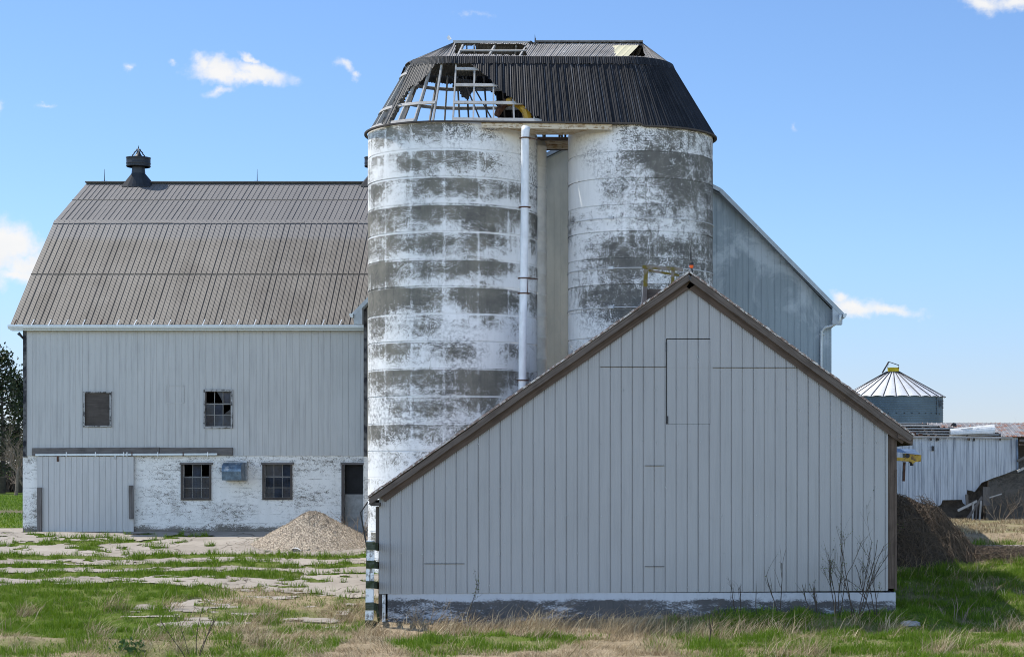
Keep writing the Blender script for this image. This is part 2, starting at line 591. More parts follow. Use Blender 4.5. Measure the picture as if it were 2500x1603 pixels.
def mk_peel(paint, conc, conc2, use_attr=False, base=.5, hband=.88, fine=14.0, scale=1.15, mildew=.5, panel=1.11, stretch=1.0, sharp=.008, gain=.17, bandfx=.5, plinth=False, streak=0.0, wts=(.28, .29, .43), topwhite=None, courses=0.0):
    def fn(t):
        u = t.uv()
        su, sv, _ = t.sep(u)
        n1 = t.noise(t.map(u, (.7, stretch, 1)), scale, 8, .64, .1)
        n2 = t.noise(t.map(u, (.8, stretch, 1)), fine * .4, 8, .72)
        p = t.attr('peel') if use_attr else base
        if use_attr:
            fv = t.m('FRACT', t.m('DIVIDE', sv, hband))
            p = t.m('SUBTRACT', p, t.mr(fv, 0.0, 0.6, bandfx, 0.0))
            fu = t.m('ABSOLUTE', t.m('SUBTRACT', t.m('FRACT', t.m('DIVIDE', su, panel)), .5))
            p = t.m('SUBTRACT', p, t.mr(fu, 0.43, .5, 0, .22))
        if topwhite:
            p = t.m('SUBTRACT', p, t.mr(sv, topwhite[0], topwhite[1], 0, .9))
        if plinth:
            p = t.m('ADD', p, t.mr(t.m('ADD', sv, t.m('MULTIPLY', t.noise(u, 1.2, 4, .6), .5)), .55, .25, 0, .8))
        # thin film loss: a low value of the noise sum reads as bare concrete
        n3 = t.noise(t.map(u, (1, stretch, 1), (11, 3, 0)), fine * 1.9, 4, .75)
        val = t.m('ADD', t.m('ADD', t.m('MULTIPLY', n1, wts[0]), t.m('MULTIPLY', n2, wts[1])), t.m('MULTIPLY', n3, wts[2]))
        if streak:
            val = t.m('ADD', val, t.m('MULTIPLY', t.m('SUBTRACT', t.noise(t.map(u, (5, .4, 1)), 1.0, 5, .7), .5), streak))
        thr = t.m('ADD', .5, t.m('MULTIPLY', t.m('SUBTRACT', p, .5), gain))
        dlt = t.m('SUBTRACT', thr, val)
        mask = t.mr(dlt, -sharp, sharp)
        cc = t.mix(t.mr(t.noise(u, 1.3, 6, .6), .35, .65), conc, conc2)
        cc = t.mix(t.mr(t.noise(t.map(u, (9, .6, 1)), 1, 5, .6), .5, .8, 0, .5), cc, [x * .6 for x in conc2])
        pc = t.mix(t.mr(t.noise(t.map(u, (5, .5, 1)), 1, 6, .65), .48, .75, 0, .4), paint, [x * .7 for x in paint])
        pc = t.mix(t.mr(t.noise(u, 30, 3, .6), .6, .75, 0, .35), pc, [x * .5 for x in paint])
        c = t.mix(mask, pc, cc)
        if mildew:
            mr_ = t.m('MULTIPLY', t.mr(t.noise(t.map(u, (1, .8, 1), (31, 7, 0)), .42, 4, .6), .5, .66), t.mr(t.noise(u, 9, 8, .78), .47, .56))
            c = t.mix(t.m('MULTIPLY', mr_, mildew), c, (.055, .056, .06))
        if courses:
            fc = t.m('ABSOLUTE', t.m('SUBTRACT', t.m('FRACT', t.m('ADD', t.m('DIVIDE', sv, courses), t.m('MULTIPLY', t.noise(u, .8, 2, .5), .12))), .5))
            c = t.mix(t.m('MULTIPLY', t.mr(fc, .465, .49), t.mr(t.noise(u, 1.6, 5, .7), .47, .58)), c, [x * .45 for x in conc2])
        h = t.m('SUBTRACT', t.m('MULTIPLY', t.noise(u, 22, 4, .6), .3), t.m('MULTIPLY', mask, .6))
        return {'Base Color': c, 'Roughness': .8, 'Specular IOR Level': .25, 'Normal': t.bump(h, .5, .008)}
    return fn


M['silo_a'] = material('silo_peeling', mk_peel((.70, .70, .70), (.19, .178, .15), (.112, .108, .096), True, mildew=.85, gain=.17, wts=(.24, .28, .48), fine=15, scale=1.2, stretch=1.05, streak=.08))
M['silo_b'] = material('silo_flaking', mk_peel((.68, .675, .675), (.145, .137, .122), (.085, .083, .078), True, fine=15, scale=1.0, wts=(.2, .3, .5), mildew=.6, panel=50, stretch=.85, hband=.86, gain=.2, bandfx=.1, streak=.12))
M['barn_base'] = material('barn_whitewash', mk_peel((.66, .645, .62), (.165, .15, .13), (.11, .1, .09), False, .27, fine=16, scale=.6, mildew=.35, stretch=1.5, plinth=True, courses=.34))
M['shed_base'] = material('shed_whitewash', mk_peel((.38, .395, .435), (.085, .08, .08), (.055, .055, .06), False, .68, fine=8, scale=.62, mildew=.3, stretch=2.3, sharp=.03, gain=.25, wts=(.42, .3, .28), topwhite=(-1.36, -1.14)))
M['old_concrete'] = material('old_concrete', mk_peel((.095, .085, .075), (.06, .053, .046), (.035, .032, .029), False, .5, mildew=.75))


def plain(col, rough=.6, metal=0.0, var=.3, scale=4.0, rust=None, rust_t=.55, spec=.4):
    def fn(t):
        u = t.uv()
        n = t.noise(u, scale, 6, .65)
        c = t.mix(t.mr(n, .35, .65), [x * (1 - var) for x in col], [min(1, x * (1 + var)) for x in col])
        if rust:
            c = t.mix(t.mr(t.noise(t.map(u, (1, 1, 1), (4, 4, 4)), scale * .7, 8, .7), rust_t, rust_t + .06), c, rust)
        return {'Base Color': c, 'Roughness': rough, 'Metallic': metal, 'Specular IOR Level': spec, 'Normal': t.bump(n, .2, .01)}
    return fn


M['rake_trim'] = material('rake_trim', plain((.33, .37, .40), .5, 0, .15, 3))
M['pipe'] = material('pipe_paint', plain((.58, .60, .63), .5, 0, .12, 2.2, (.16, .09, .05), .655))
M['rust'] = material('rust', plain((.075, .035, .022), .85, 0, .5, 9))
M['cupola'] = material('cupola_metal', plain((.008, .011, .016), .5, .0, .4, 5, (.10, .11, .13), .67))
M['steel'] = material('steel', plain((.3, .31, .32), .5, .4, .3, 8))
M['dark_steel'] = material('dark_steel', plain((.03, .03, .033), .6, .2, .4, 8))
M['hoop'] = material('hoop', plain((.45, .46, .48), .55, .1, .3, 6, (.2, .12, .08), .6))
M['yellow'] = material('yellow_paint', plain((.42, .25, .02), .5, 0, .2, 5, (.09, .04, .015), .54))
M['bright_yellow'] = material('bright_yellow', plain((.55, .42, .02), .5, 0, .12, 5, (.25, .16, .02), .66))
M['bluish'] = material('bluish_sheet', plain((.09, .13, .2), .4, .1, .3, 2.5, (.3, .33, .37), .64))
M['leaf_paint'] = material('leaf_paint', plain((.2, .2, .195), .7, 0, .3, 3))
M['vent'] = material('vent_metal', plain((.10, .145, .195), .4, .35, .4, 5, (.3, .31, .32), .56))
M['cone'] = material('bin_cone', plain((.62, .63, .65), .42, .15, .1, 1.2, (.33, .13, .05), .705))
M['bin_wall'] = material('bin_wall', plain((.075, .11, .135), .5, .25, .15, 1.5))
M['glass'] = material('glass', plain((.02, .028, .045), .1, 0, .5, 3, None, .5, .1))
M['dark'] = material('dark_interior', plain((.012, .012, .013), .9, 0, .3, 3))  # near-black colour standing in for the shade indoors
M['board'] = material('dark_board', mk_wood((.05, .042, .037), (.085, .073, .066), .4))
M['chute'] = material('chute_paint', plain((.68, .66, .6), .6, 0, .12, 2))
M['rusty_roof'] = material('rusty_roof', plain((.2, .2, .21), .55, .1, .35, 3.0, (.2, .085, .045), .52))
M['ragged'] = material('roof_edge', plain((.2, .14, .115), .8, 0, .5, 14, (.5, .47, .44), .5))
M['letter'] = material('letter_black', plain((.012, .014, .02), .6))
M['stone'] = material('stone', plain((.3, .29, .28), .85, 0, .3, 6))
M['lamp_red'] = material('amber_globe', plain((.75, .12, .03), .15, 0, .05, 2))
M['sheet_white'] = material('white_sheet', plain((.62, .63, .64), .45, 0, .15, 3))


def fn_rope(t):
    return {'Base Color': (.02, .02, .022), 'Roughness': .7}


M['cable'] = material('cable', fn_rope)


def fn_ground(t):
    p = t.pos()
    g = t.attr('grass')
    d = t.attr('dry')
    n = t.noise(p, 1.4, 6, .65)
    f = t.noise(p, 9.0, 5, .7)
    green = t.mix(t.mr(n, .35, .65), (.05, .09, .006), (.095, .14, .014))
    dry = t.mix(t.mr(f, .35, .65), (.2, .155, .1), (.40, .32, .22))
    soil = t.mix(t.mr(f, .35, .7), (.10, .08, .058), (.2, .165, .125))
    c = t.mix(t.m('ADD', d, t.m('MULTIPLY', t.m('SUBTRACT', n, .5), .6), clamp=True), green, dry)
    c = t.mix(t.m('MULTIPLY', t.mr(f, .56, .68), .55), c, soil)
    c = t.mix(g, soil, c)
    return {'Base Color': c, 'Roughness': .95, 'Specular IOR Level': .1, 'Normal': t.bump(f, .8, .05)}


def fn_pad(t):
    p = t.pos()
    n = t.noise(p, .5, 5, .6)
    f = t.noise(p, 6.0, 7, .7)
    ff = t.noise(p, 45.0, 3, .6)
    c = t.mix(t.mr(n, .35, .65), (.235, .208, .178), (.345, .312, .272))
    c = t.mix(t.mr(f, .52, .72, 0, .6), c, (.22, .19, .165))
    c = t.mix(t.mr(ff, .6, .75, 0, .4), c, (.16, .14, .12))
    vo = t.n('ShaderNodeTexVoronoi', {'Vector': t.n('ShaderNodeVectorMath', {0: p, 1: t.n('ShaderNodeVectorMath', {0: t.n('ShaderNodeTexNoise', {'Vector': p, 'Scale': .8, 'Detail': 4.0}).outputs['Color'], 'Scale': 1.6}, operation='SCALE').outputs[0]}, operation='ADD').outputs[0], 'Scale': .33}, feature='DISTANCE_TO_EDGE')
    c = t.mix(t.mr(vo.outputs[0], .004, .012, .8, 0), c, (.09, .075, .06))
    return {'Base Color': c, 'Roughness': .9, 'Specular IOR Level': .2, 'Normal': t.bump(f, .35, .02)}


M['ground'] = material('ground_soil', fn_ground)
M['pad'] = material('pad_concrete', fn_pad)


def mk_blade(c0, c1, c2, trans=.35):
    def fn(t):
        r = t.attr('rnd')
        c = t.mix(t.mr(r, 0, .55), c0, c1)
        c = t.mix(t.mr(r, .6, 1), c, c2)
        a = t.n('ShaderNodeBsdfPrincipled', {'Base Color': c, 'Roughness': .6, 'Specular IOR Level': .25}).outputs[0]
        b = t.n('ShaderNodeBsdfTranslucent', {'Color': c}).outputs[0]
        return t.n('ShaderNodeMixShader', {0: trans, 1: a, 2: b}).outputs[0]
    return fn


M['grass'] = material('grass_blade', mk_blade((.06, .125, .004), (.115, .20, .008), (.20, .27, .035)))
M['straw'] = material('dry_blade', mk_blade((.165, .115, .06), (.35, .265, .155), (.6, .5, .33), .2))
M['twig'] = material('twig', plain((.05, .038, .03), .9, 0, .35, 8))
M['pale_twig'] = material('pale_twig', plain((.23, .18, .13), .9, 0, .3, 8))
M['brown_twig'] = material('brown_twig', plain((.16, .12, .09), .9, 0, .3, 8))
M['bud'] = material('bud_leaf', mk_blade((.07, .09, .02), (.1, .13, .03), (.16, .17, .04)))
M['bark'] = material('bark', plain((.06, .05, .042), .95, 0, .4, 3))
M['needle'] = material('evergreen', mk_blade((.012, .02, .008), (.03, .042, .016), (.06, .072, .028), .2))
M['woods'] = material('woods', mk_blade((.05, .042, .035), (.075, .065, .055), (.05, .06, .035), .2))
M['leaf'] = material('broad_leaf', mk_blade((.03, .07, .02), (.05, .1, .03), (.08, .14, .05)))
def fn_gravel(t):
    u = t.pos()
    v = t.n('ShaderNodeTexVoronoi', {'Vector': u, 'Scale': 32.0})
    c = t.mix(t.sep(v.outputs['Color'])[0], (.2, .16, .12), (.60, .505, .395))
    return {'Base Color': c, 'Roughness': .9, 'Specular IOR Level': .2, 'Normal': t.bump(t.m('SUBTRACT', 1.0, v.outputs['Distance']), .9, .05)}
pass
M['gravel'] = material('gravel', fn_gravel)

# ------------------------------------------------------------------ terrain
SL = 0.117


def zbase(d):
    d = np.asarray(d, float)
    z = np.where(d >= 73, 0.0, np.where(d >= 55.5, -SL * (73 - d), -SL * 17.5 - .012 * (55.5 - d)))
    return z


def zb(d):
    return float(zbase(d))


def cover(x, d):
    """share of plant cover and how dry it is, over the yard"""
    x = np.asarray(x, float); d = np.asarray(d, float)
    X = PX + x / d * F
    n = fbm(x * .55, d * .9, 3)
    n2 = fbm(x * 1.7, d * 2.2, 11)
    n3 = fbm(x * .22, d * .22, 21)
    wob = (fbm(x * .16, d * 0 + 2, 5) - .5) * 2.6
    g = np.zeros_like(x)
    # joints of the old slabs, overgrown
    for c, hw, a, b in ((67.75, .48, -60, -7, ), (65.95, .5, -60, -12), (65.95, .3, -12, -6), (64.2, .62, -60, -11.5), (64.3, .2, -12, -6)):
        e = np.abs(d - c - wob * .45 - (n - .5) * 1.1)
        on = sstep(a - 1, a + 1, x) * sstep(b + 1, b - 1, x)
        g = np.maximum(g, on * sstep(hw + .12, hw - .2, e + (n2 - .5) * .9))
    g = np.maximum(g, sstep(.5, .62, n2 + .28 * np.exp(-((x + 21.0) / 2.2) ** 2 - ((d - 70.9) / .9) ** 2) - .05) * (d > 69) * (x > -24.5) * (x < -17))
    g = np.maximum(g, sstep(.66, .72, n2) * (d < 72.5))
    edge = np.interp(X, [300, 500, 720, 900], [62.6, 62.3, 60.6, 60.4]) + (n - .5) * 2.6 + wob * .2 + (n2 - .5) * .8
    low = sstep(edge + .25, edge - .25, d)
    patch = sstep(.55, .6, fbm(x * .6 + 40, d * 1.5, 31) + (n2 - .5) * .2) * sstep(-17.5, -13.5, x) * sstep(-8.5, -9.5, x) * sstep(54.0, 55.0, d) * sstep(61, 59.5, d)
    low = low * (1 - patch)
    g = np.maximum(g, low)
    # beside and in front of the shed, and the right yard
    right = sstep(-8.0, -7.4, x)
    strip = np.exp(-((d - 69.6 - (n - .5) * .8) / .55) ** 2) * sstep(9.4, 10.4, x)
    g = np.where(right > .5, np.where(strip > .45, 0.0, 1.0), g)
    lawn = (d > 75.5)
    slab2 = (x < -22) & ((np.abs(d - 77 - (n - .5) * 2) < 1.7) | (np.abs(d - 108) < 3.0))
    g = np.where(lawn, np.where(slab2, 0.0, 1.0), g)
    # dryness
    dry = sstep(.36, .66, fbm(x * .42 + 9, d * .75, 41)) * .55
    dry = np.where((x < -8) & (d < 62) & (X > 480), dry + .28, dry)
    dry = np.where((x < -8) & (d < 52.6 + (n - .5) * 3) & (X < 520), dry + .3, dry)
    dry = np.where((x < -8) & (d > 61.5), dry * .25, dry)
    leftg = (X < 430) & (d < 62) & (d > 52.6)
    dry = np.where(leftg, dry * .25, dry)
    f = sstep(1800, 1500, X)
    dry = np.where((x >= -8) & (d < 56), np.maximum(dry * .8, f * sstep(.33, .5, n3 + (d > 52.4) * .35)), dry)
    dry = np.where((x >= -8) & (d < 49.6 + (n - .5) * 3), dry + .35, dry)
    dry = np.where((x > 6.5) & (d > 56) & (d < 66), dry * .8, dry)
    dry = np.where((x > 6.5) & (d >= 66), dry + .5, dry)
    dry = np.where((x < -20) & (d > 75.5), 0.0, dry)
    return np.clip(g, 0, 1), np.clip(dry, 0, 1)


def ground_z(x, d):
    x = np.asarray(x, float); d = np.asarray(d, float)
    g, _ = cover(x, d)
    near = sstep(76, 72, d)
    b = ((fbm(x * .9, d * .9, 51) - .5) * .22 + (fbm(x * .25, d * .25, 52) - .5) * .3) * near
    padz = (x < -7.4) & (d > 60)
    b = np.where(padz, np.minimum(b * .25, .05), b)
    # bank of dead turf in the near left corner
    bank = .28 * np.exp(-((d - 49.2 - (fbm(x * .4, x * 0, 8) - .5) * 1.2) / .6) ** 2) * sstep(-9, -11, x)
    foot = sstep(53.3, 54.9, d) * sstep(56, 55.6, d) * (.12 + .3 * sstep(-5, 3, x) + .15 * (fbm(x * .8, d * 0 + 4, 88) - .5)) * sstep(-8.3, -7.6, x) * sstep(9, 7.5, x)
    return zbase(d) + b * g + bank + foot - .05 * (1 - g)


def ground_grid():
    xs = np.concatenate([-30 - np.geomspace(1, 3000, 26)[::-1], np.arange(-30, 22.01, .15), 22 + np.geomspace(1, 3000, 26)])
    ds = np.concatenate([-np.geomspace(1, 600, 10)[::-1], [12, 24, 34], np.arange(42, 76.01, .13), 76 + np.geomspace(.6, 6000, 40)])
    Xg, Dg = np.meshgrid(xs, ds)
    g, dry = cover(Xg, np.maximum(Dg, 1))
    Z = ground_z(Xg, np.maximum(Dg, 40))
    n, m = Xg.shape
    v = np.stack([Xg, Dg, Z], -1).reshape(-1, 3)
    idx = np.arange(n * m).reshape(n, m)
    f = np.stack([idx[:-1, :-1], idx[:-1, 1:], idx[1:, 1:], idx[1:, :-1]], -1).reshape(-1, 4)
    return v, f, g.reshape(-1), dry.reshape(-1)


def np_mesh(name, v, f, mat, smooth=False, attrs=None, kind=None):
    me = bpy.data.meshes.new(name)
    k = f.shape[1]
    me.vertices.add(len(v)); me.vertices.foreach_set('co', np.ascontiguousarray(v, np.float32).ravel())
    me.loops.add(f.size); me.loops.foreach_set('vertex_index', np.ascontiguousarray(f, np.int32).ravel())
    me.polygons.add(len(f)); me.polygons.foreach_set('loop_start', np.arange(0, f.size, k, dtype=np.int32))
    me.polygons.foreach_set('use_smooth', np.full(len(f), smooth))
    for an, av in (attrs or {}).items():
        a = me.attributes.new(an, 'FLOAT', 'POINT')
        a.data.foreach_set('value', np.ascontiguousarray(av, np.float32))
    me.materials.append(mat)
    me.update(calc_edges=True); me.validate()
    o = bpy.data.objects.new(name, me)
    COL.objects.link(o)
    if kind: o['kind'] = kind
    return o


gv, gf, gg, gd = ground_grid()
np_mesh('ground', gv, gf, M['ground'], True, {'grass': gg, 'dry': gd}, 'structure')


def pad(name, x0, x1, d0, d1, step):
    xs = np.arange(x0, x1 + .001, step); ds = np.arange(d0, d1 + .001, step)
    Xg, Dg = np.meshgrid(xs, ds)
    n, m = Xg.shape
    tilt = (fbm(Xg * .12, Dg * .5, 77) - .5) * .1
    Z = zbase(Dg) + .012 + tilt * .5
    v = np.stack([Xg, Dg, Z], -1).reshape(-1, 3)
    idx = np.arange(n * m).reshape(n, m)
    f = np.stack([idx[:-1, :-1], idx[:-1, 1:], idx[1:, 1:], idx[1:, :-1]], -1).reshape(-1, 4)
    c = v[f].mean(1)
    g, _ = cover(c[:, 0], c[:, 1])
    return np_mesh(name, v, f[g < .5], M['pad'], True, None, 'structure')


pad('concrete_pad', -32, -7.4, 53.5, 75.2, .07)
pad('concrete_path', -36, -23.7, 74.5, 80, .12)
pad('paved_strip', 8.5, 22, 68, 71.5, .08)


# ------------------------------------------------------------------ barn
dM, dW = 74.5, 71.5
kM, kW = dM / F, dW / F
WL, WR, WA = wx(888, dW), wx(2030, dW), wx(1461, dW)        # wing: left wall, right wall, ridge line
ML = wx(57, dM)
WAPEX, WBRK, WEAVE = wz(315, dW), wz(463, dW), wz(765, dW)
XBRK, XEAVE = 4.42, 8.85
barn = thing('barn', 'large gambrel barn with grey ribbed roof and pale siding behind two concrete silos', 'barn', (-15, 73, 0))
MRIDGE_D, MRIDGE_Z = 84.15, wz(448, 84.15)
MBRK_D, MBRK_Z = 79.6, wz(541, 79.6)
MEAVE_Z = wz(787, dM)
SID_Z = wz(1112, dM)
# front siding, three courses of sheets
fm = lambda s, t, n: (s, dM - n, t)
b_open = [(wx(206, dM), wx(270, dM), wz(1042, dM), wz(955, dM)), (wx(500, dM), wx(567, dM), wz(1042, dM), wz(952, dM))]
mb = MB()
prof = ribs(wx(65, dM), WL + .02, .235, .028, -.009, .3, .02)
z1, z2 = wz(1045, dM), wz(898, dM)
sheet(mb, prof, lambda s: SID_Z, lambda s: z2 - .004, fm, b_open)
sheet(mb, prof, lambda s: z2 - .02, lambda s: MEAVE_Z - .1, lambda s, t, n: (s, dM - .008 - n, t), b_open)
mb.build('siding', M['barn_siding'], barn)
mb = MB()      # corner strip with tar paper showing
mb.box(wx(57, dM), wx(65, dM), dM - .03, dM + .02, SID_Z - .05, MEAVE_Z - .1)
mb.build('corner_board', M['tar'], barn)
# stone base wall with openings
g_open = [(wx(446, dM), wx(513, dM), wz(1216, dM), wz(1133, dM)), (wx(645, dM), wx(711, dM), wz(1215, dM), wz(1133, dM)),
          (wx(839, dM), wx(886, dM), -.05, wz(1132, dM))]
mb = MB()
fl = [(wx(55, dM), 0), (WL + .05, 0)]
sheet(mb, fl, lambda s: -.6, lambda s: SID_Z, lambda s, t, n: (s, dM + .03 - n, t), g_open)
for (a, b, c, d_) in g_open:                      # reveals
    y0, y1 = dM + .03, dM + .33
    mb.face([(a, y0, c), (a, y1, c), (a, y1, d_), (a, y0, d_)]); mb.face([(b, y0, c), (b, y0, d_), (b, y1, d_), (b, y1, c)])
    mb.face([(a, y0, d_), (a, y1, d_), (b, y1, d_), (b, y0, d_)]); mb.face([(a, y0, c), (b, y0, c), (b, y1, c), (a, y1, c)])
mb.build('foundation_wall', M['barn_base'], barn)
mb = MB()         # left end and back, floors of the openings
pr = lin([(dM, MEAVE_Z - .05), (MBRK_D, MBRK_Z - .08), (MRIDGE_D, MRIDGE_Z - .08), (2 * MRIDGE_D - MBRK_D, MBRK_Z - .08), (2 * MRIDGE_D - dM, MEAVE_Z - .05)])
pp = ribs(dM + .031, 2 * MRIDGE_D - dM, .3, .04, .018)
for c in (MBRK_D, MRIDGE_D, 2 * MRIDGE_D - MBRK_D):
    pp.append((c, 0.0))
pp.sort()
sheet(mb, pp, lambda s: -.3, pr, lambda s, t, n: (wx(55, dM) + .005 - n, s, t))
mb.face([(wx(55, dM), 2 * MRIDGE_D - dM, -.3), (-2, 2 * MRIDGE_D - dM, -.3), (-2, 2 * MRIDGE_D - dM, MEAVE_Z), (wx(55, dM), 2 * MRIDGE_D - dM, MEAVE_Z)])
mb.build('end_wall', M['barn_siding'], barn)


def roof_run(name, s0, s1, prof2, mat, parent, pitch=.213, mpf=None):
    """ribbed roof: prof2 = list of (a, z) across the slope"""
    mb = MB()
    pf = ribs(s0, s1, pitch, .03, .022, .25, .004)
    L = 0
    for (a0, za), (a1, zb_) in zip(prof2[:-1], prof2[1:]):
        ln = math.hypot(a1 - a0, zb_ - za)
        na, nz = -(zb_ - za) / ln, (a1 - a0) / ln
        if nz < 0:
            na, nz = -na, -nz
        for (sa, ha), (sb, hb) in zip(pf[:-1], pf[1:]):
            q = [mpf(sa, a0 + na * ha, za + nz * ha), mpf(sb, a0 + na * hb, za + nz * hb), mpf(sb, a1 + na * hb, zb_ + nz * hb), mpf(sa, a1 + na * ha, zb_ + nz * ha)]
            mb.face(q, [(sa, L), (sb, L), (sb, L + ln), (sa, L + ln)])
        L += ln
    return mb.build(name, mat, parent)


XL = wx(31, dM)
dE = dM - .28
lower_mid = (dE + (MBRK_D - dE) * .46, MEAVE_Z + (MBRK_Z - MEAVE_Z) * .46)
mainp = [(dE, MEAVE_Z - .1), (lower_mid[0], lower_mid[1])]
mainp2 = [(lower_mid[0] - .006, lower_mid[1] + .012), (MBRK_D - .0, MBRK_Z + .0)]
upm = (MBRK_D + (MRIDGE_D - MBRK_D) * .55, MBRK_Z + (MRIDGE_Z - MBRK_Z) * .55)
mp_main = lambda s, a, z: (s, a, z)
rf = roof_run('roof', XL, -2.0, [mainp[0], mainp[1], (MBRK_D, MBRK_Z), upm, (MRIDGE_D, MRIDGE_Z)], M['barn_roof'], barn, .213, mp_main)
roof_run('roof', XL, -2.0, [(MRIDGE_D, MRIDGE_Z), (2 * MRIDGE_D - MBRK_D, MBRK_Z), (2 * MRIDGE_D - dE, MEAVE_Z - .1)], M['barn_roof'], barn, .426, mp_main)
mb = MB()       # lap courses and flashing at the break
for (a, z, h, pr_) in ((lower_mid[0], lower_mid[1], .03, .034), (upm[0], upm[1], .03, .034)):
    mb.beam((XL, a - .012, z + .008), (-2, a - .012, z + .008), .022, .03, (0, -.6, .8))
mb.build('lap_seam', M['barn_roof'], barn)
mb = MB()
x = XL
while x < -2.1:
    w_ = random.uniform(1.1, 3.2)
    mb.face([(x, MBRK_D - .14, MBRK_Z - .075 + random.uniform(-.015, .01)), (min(x + w_, -2), MBRK_D - .14, MBRK_Z - .075 + random.uniform(-.015, .01)), (min(x + w_, -2), MBRK_D + .1, MBRK_Z + .085), (x, MBRK_D + .1, MBRK_Z + .085)])
    x += w_
mb.build('break_flashing', M['barn_roof'], barn)
mb = MB()
mb.beam((XL - .02, MRIDGE_D, MRIDGE_Z + .05), (-2, MRIDGE_D, MRIDGE_Z + .05), .3, .06)
mb.build('ridge_cap', M['barn_roof'], barn)
# gutter and fascia of the main eave
mb = MB()
gy0, gz = dE - .02, MEAVE_Z - .12
gp = [(0, 0), (-.13, 0.0), (-.15, -.06), (-.11, -.13), (0, -.15)]
for (a, b) in zip(gp[:-1], gp[1:]):
    mb.face([(XL - .05, gy0 + a[0], gz + a[1]), (XL - .05, gy0 + b[0], gz + b[1]), (WL - .02, gy0 + b[0], gz + b[1]), (WL - .02, gy0 + a[0], gz + a[1])])
mb.face([(XL - .05, gy0 + a, gz + b) for a, b in gp])
mb.build('gutter', M['white_trim'], barn)
mb = MB()
mb.box(XL, WL - .02, gy0 + .01, dM - .021, gz - .2, gz - .155)
mb.build('soffit', M['white_trim'], barn)
for i in range(21):
    X = 42 + i * 41.6
    x_ = wx(X, dM)
    if x_ > WL - .3: break
    m_ = MB()
    m_.beam((x_, gy0 - .07, gz - .01), (x_ + .05, gy0 + .1 + random.uniform(-.02, .06), gz + .22), .035, .012, (0, -1, 0))
    m_.build('gutter_strap', M['sheet_white'] if i % 5 else M['rust'], barn)


def window(root, X0, X1, Y0, Y1, d, cols, rows, fr, missing=(), mesh=False, sash=None, depth=.09, fw=.075):
    x0, x1, z0, z1 = wx(X0, d), wx(X1, d), wz(Y1, d), wz(Y0, d)
    mb = MB()
    yf = d - .035
    mb.beam((x0 + fw / 2, yf, z0), (x0 + fw / 2, yf, z1), fw, .05, (0, 1, 0), .004)
    mb.beam((x1 - fw / 2, yf, z0), (x1 - fw / 2, yf, z1), fw, .05, (0, 1, 0), .004)
    mb.beam((x0 + fw, yf - .003, z0 + fw / 2), (x1 - fw, yf - .003, z0 + fw / 2), .05, fw, (0, 0, 1), .004)
    mb.beam((x0 + fw, yf - .003, z1 - fw / 2), (x1 - fw, yf - .003, z1 - fw / 2), .05, fw, (0, 0, 1), .004)
    wnd = mb.build('window', fr, root)
    a0, a1, c0, c1 = x0 + fw, x1 - fw, z0 + fw, z1 - fw
    m2 = MB()
    yy_ = d + depth
    t = .022
    xs = [a0 + (a1 - a0) * i / cols for i in range(cols + 1)]
    zs = [c0 + (c1 - c0) * r for r in rows]
    for x_ in xs:
        m2.beam((x_, yy_, c0), (x_, yy_, c1), t, .03, (0, 1, 0))
    for i, z_ in enumerate(zs):
        th = t * (2.2 if (sash is not None and i == sash) else 1)
        m2.beam((a0, yy_ - .004, z_), (a1, yy_ - .004, z_), .03, th)
    m2.build('muntin', M['sash'], wnd)
    m3 = MB()
    for i in range(cols):
        for j in range(len(zs) - 1):
            if (i, j) in missing:
                kind = missing[(i, j)]
                if kind == 1: continue
                q = [(xs[i], zs[j]), (xs[i + 1], zs[j]), (xs[i + 1], zs[j + 1]), (xs[i], zs[j + 1])]
                if kind == 2: q = [q[0], q[1], (xs[i + 1], zs[j] + .6 * (zs[j + 1] - zs[j])), (xs[i] + .45 * (xs[i + 1] - xs[i]), zs[j] + .3 * (zs[j + 1] - zs[j]))]
                if kind == 3: q = [q[1], q[2], (xs[i] + .25 * (xs[i + 1] - xs[i]), zs[j + 1]), (xs[i] + .75 * (xs[i + 1] - xs[i]), zs[j] + .45 * (zs[j + 1] - zs[j]))]
                m3.face([(a, yy_, b) for a, b in q])
            else:
                j_ = random.uniform(-.012, .012)
                m3.face([(xs[i], yy_ + j_, zs[j]), (xs[i + 1], yy_, zs[j]), (xs[i + 1], yy_ - j_, zs[j + 1]), (xs[i], yy_, zs[j + 1])])
    m3.build('pane', M['glass'], wnd)
    if mesh:
        m4 = MB()
        zt = c0 + (c1 - c0) * .62
        n = 9
        for i in range(1, n):
            x_ = a0 + (a1 - a0) * i / n
            m4.tube([(x_, d - .0, c0), (x_, d, zt)], .0035, 4, False)
        for i in range(10):
            z_ = c0 + (zt - c0) * i / 9
            m4.tube([(a0, d, z_), (a1, d, z_)], .0035, 4, False)
        m4.build('wire_mesh', M['dark_steel'], wnd)
    return wnd


window(barn, 497, 569, 950, 1045, dM, 3, (0, .32, .64, 1.0), M['window_frame'], {(0, 2): 1, (1, 2): 3, (2, 1): 2}, sash=2)
window(barn, 442, 516, 1128, 1220, dM + .03, 3, (0, .3, .62, 1.0), M['board'], {(0, 2): 1, (2, 2): 1}, True, 2, .16)
window(barn, 641, 714, 1128, 1219, dM + .03, 3, (0, .3, .62, 1.0), M['board'], {}, True, 2, .16)
for (a, b) in ((440, 519), (638, 717), (832, 890)):
    m_ = MB()
    m_.beam((wx(a, dM), dM - .02, wz(1131, dM)), (wx(b, dM), dM - .02, wz(1131, dM)), .12, .08)
    m_.build('lintel', M['grey_wood'], barn)
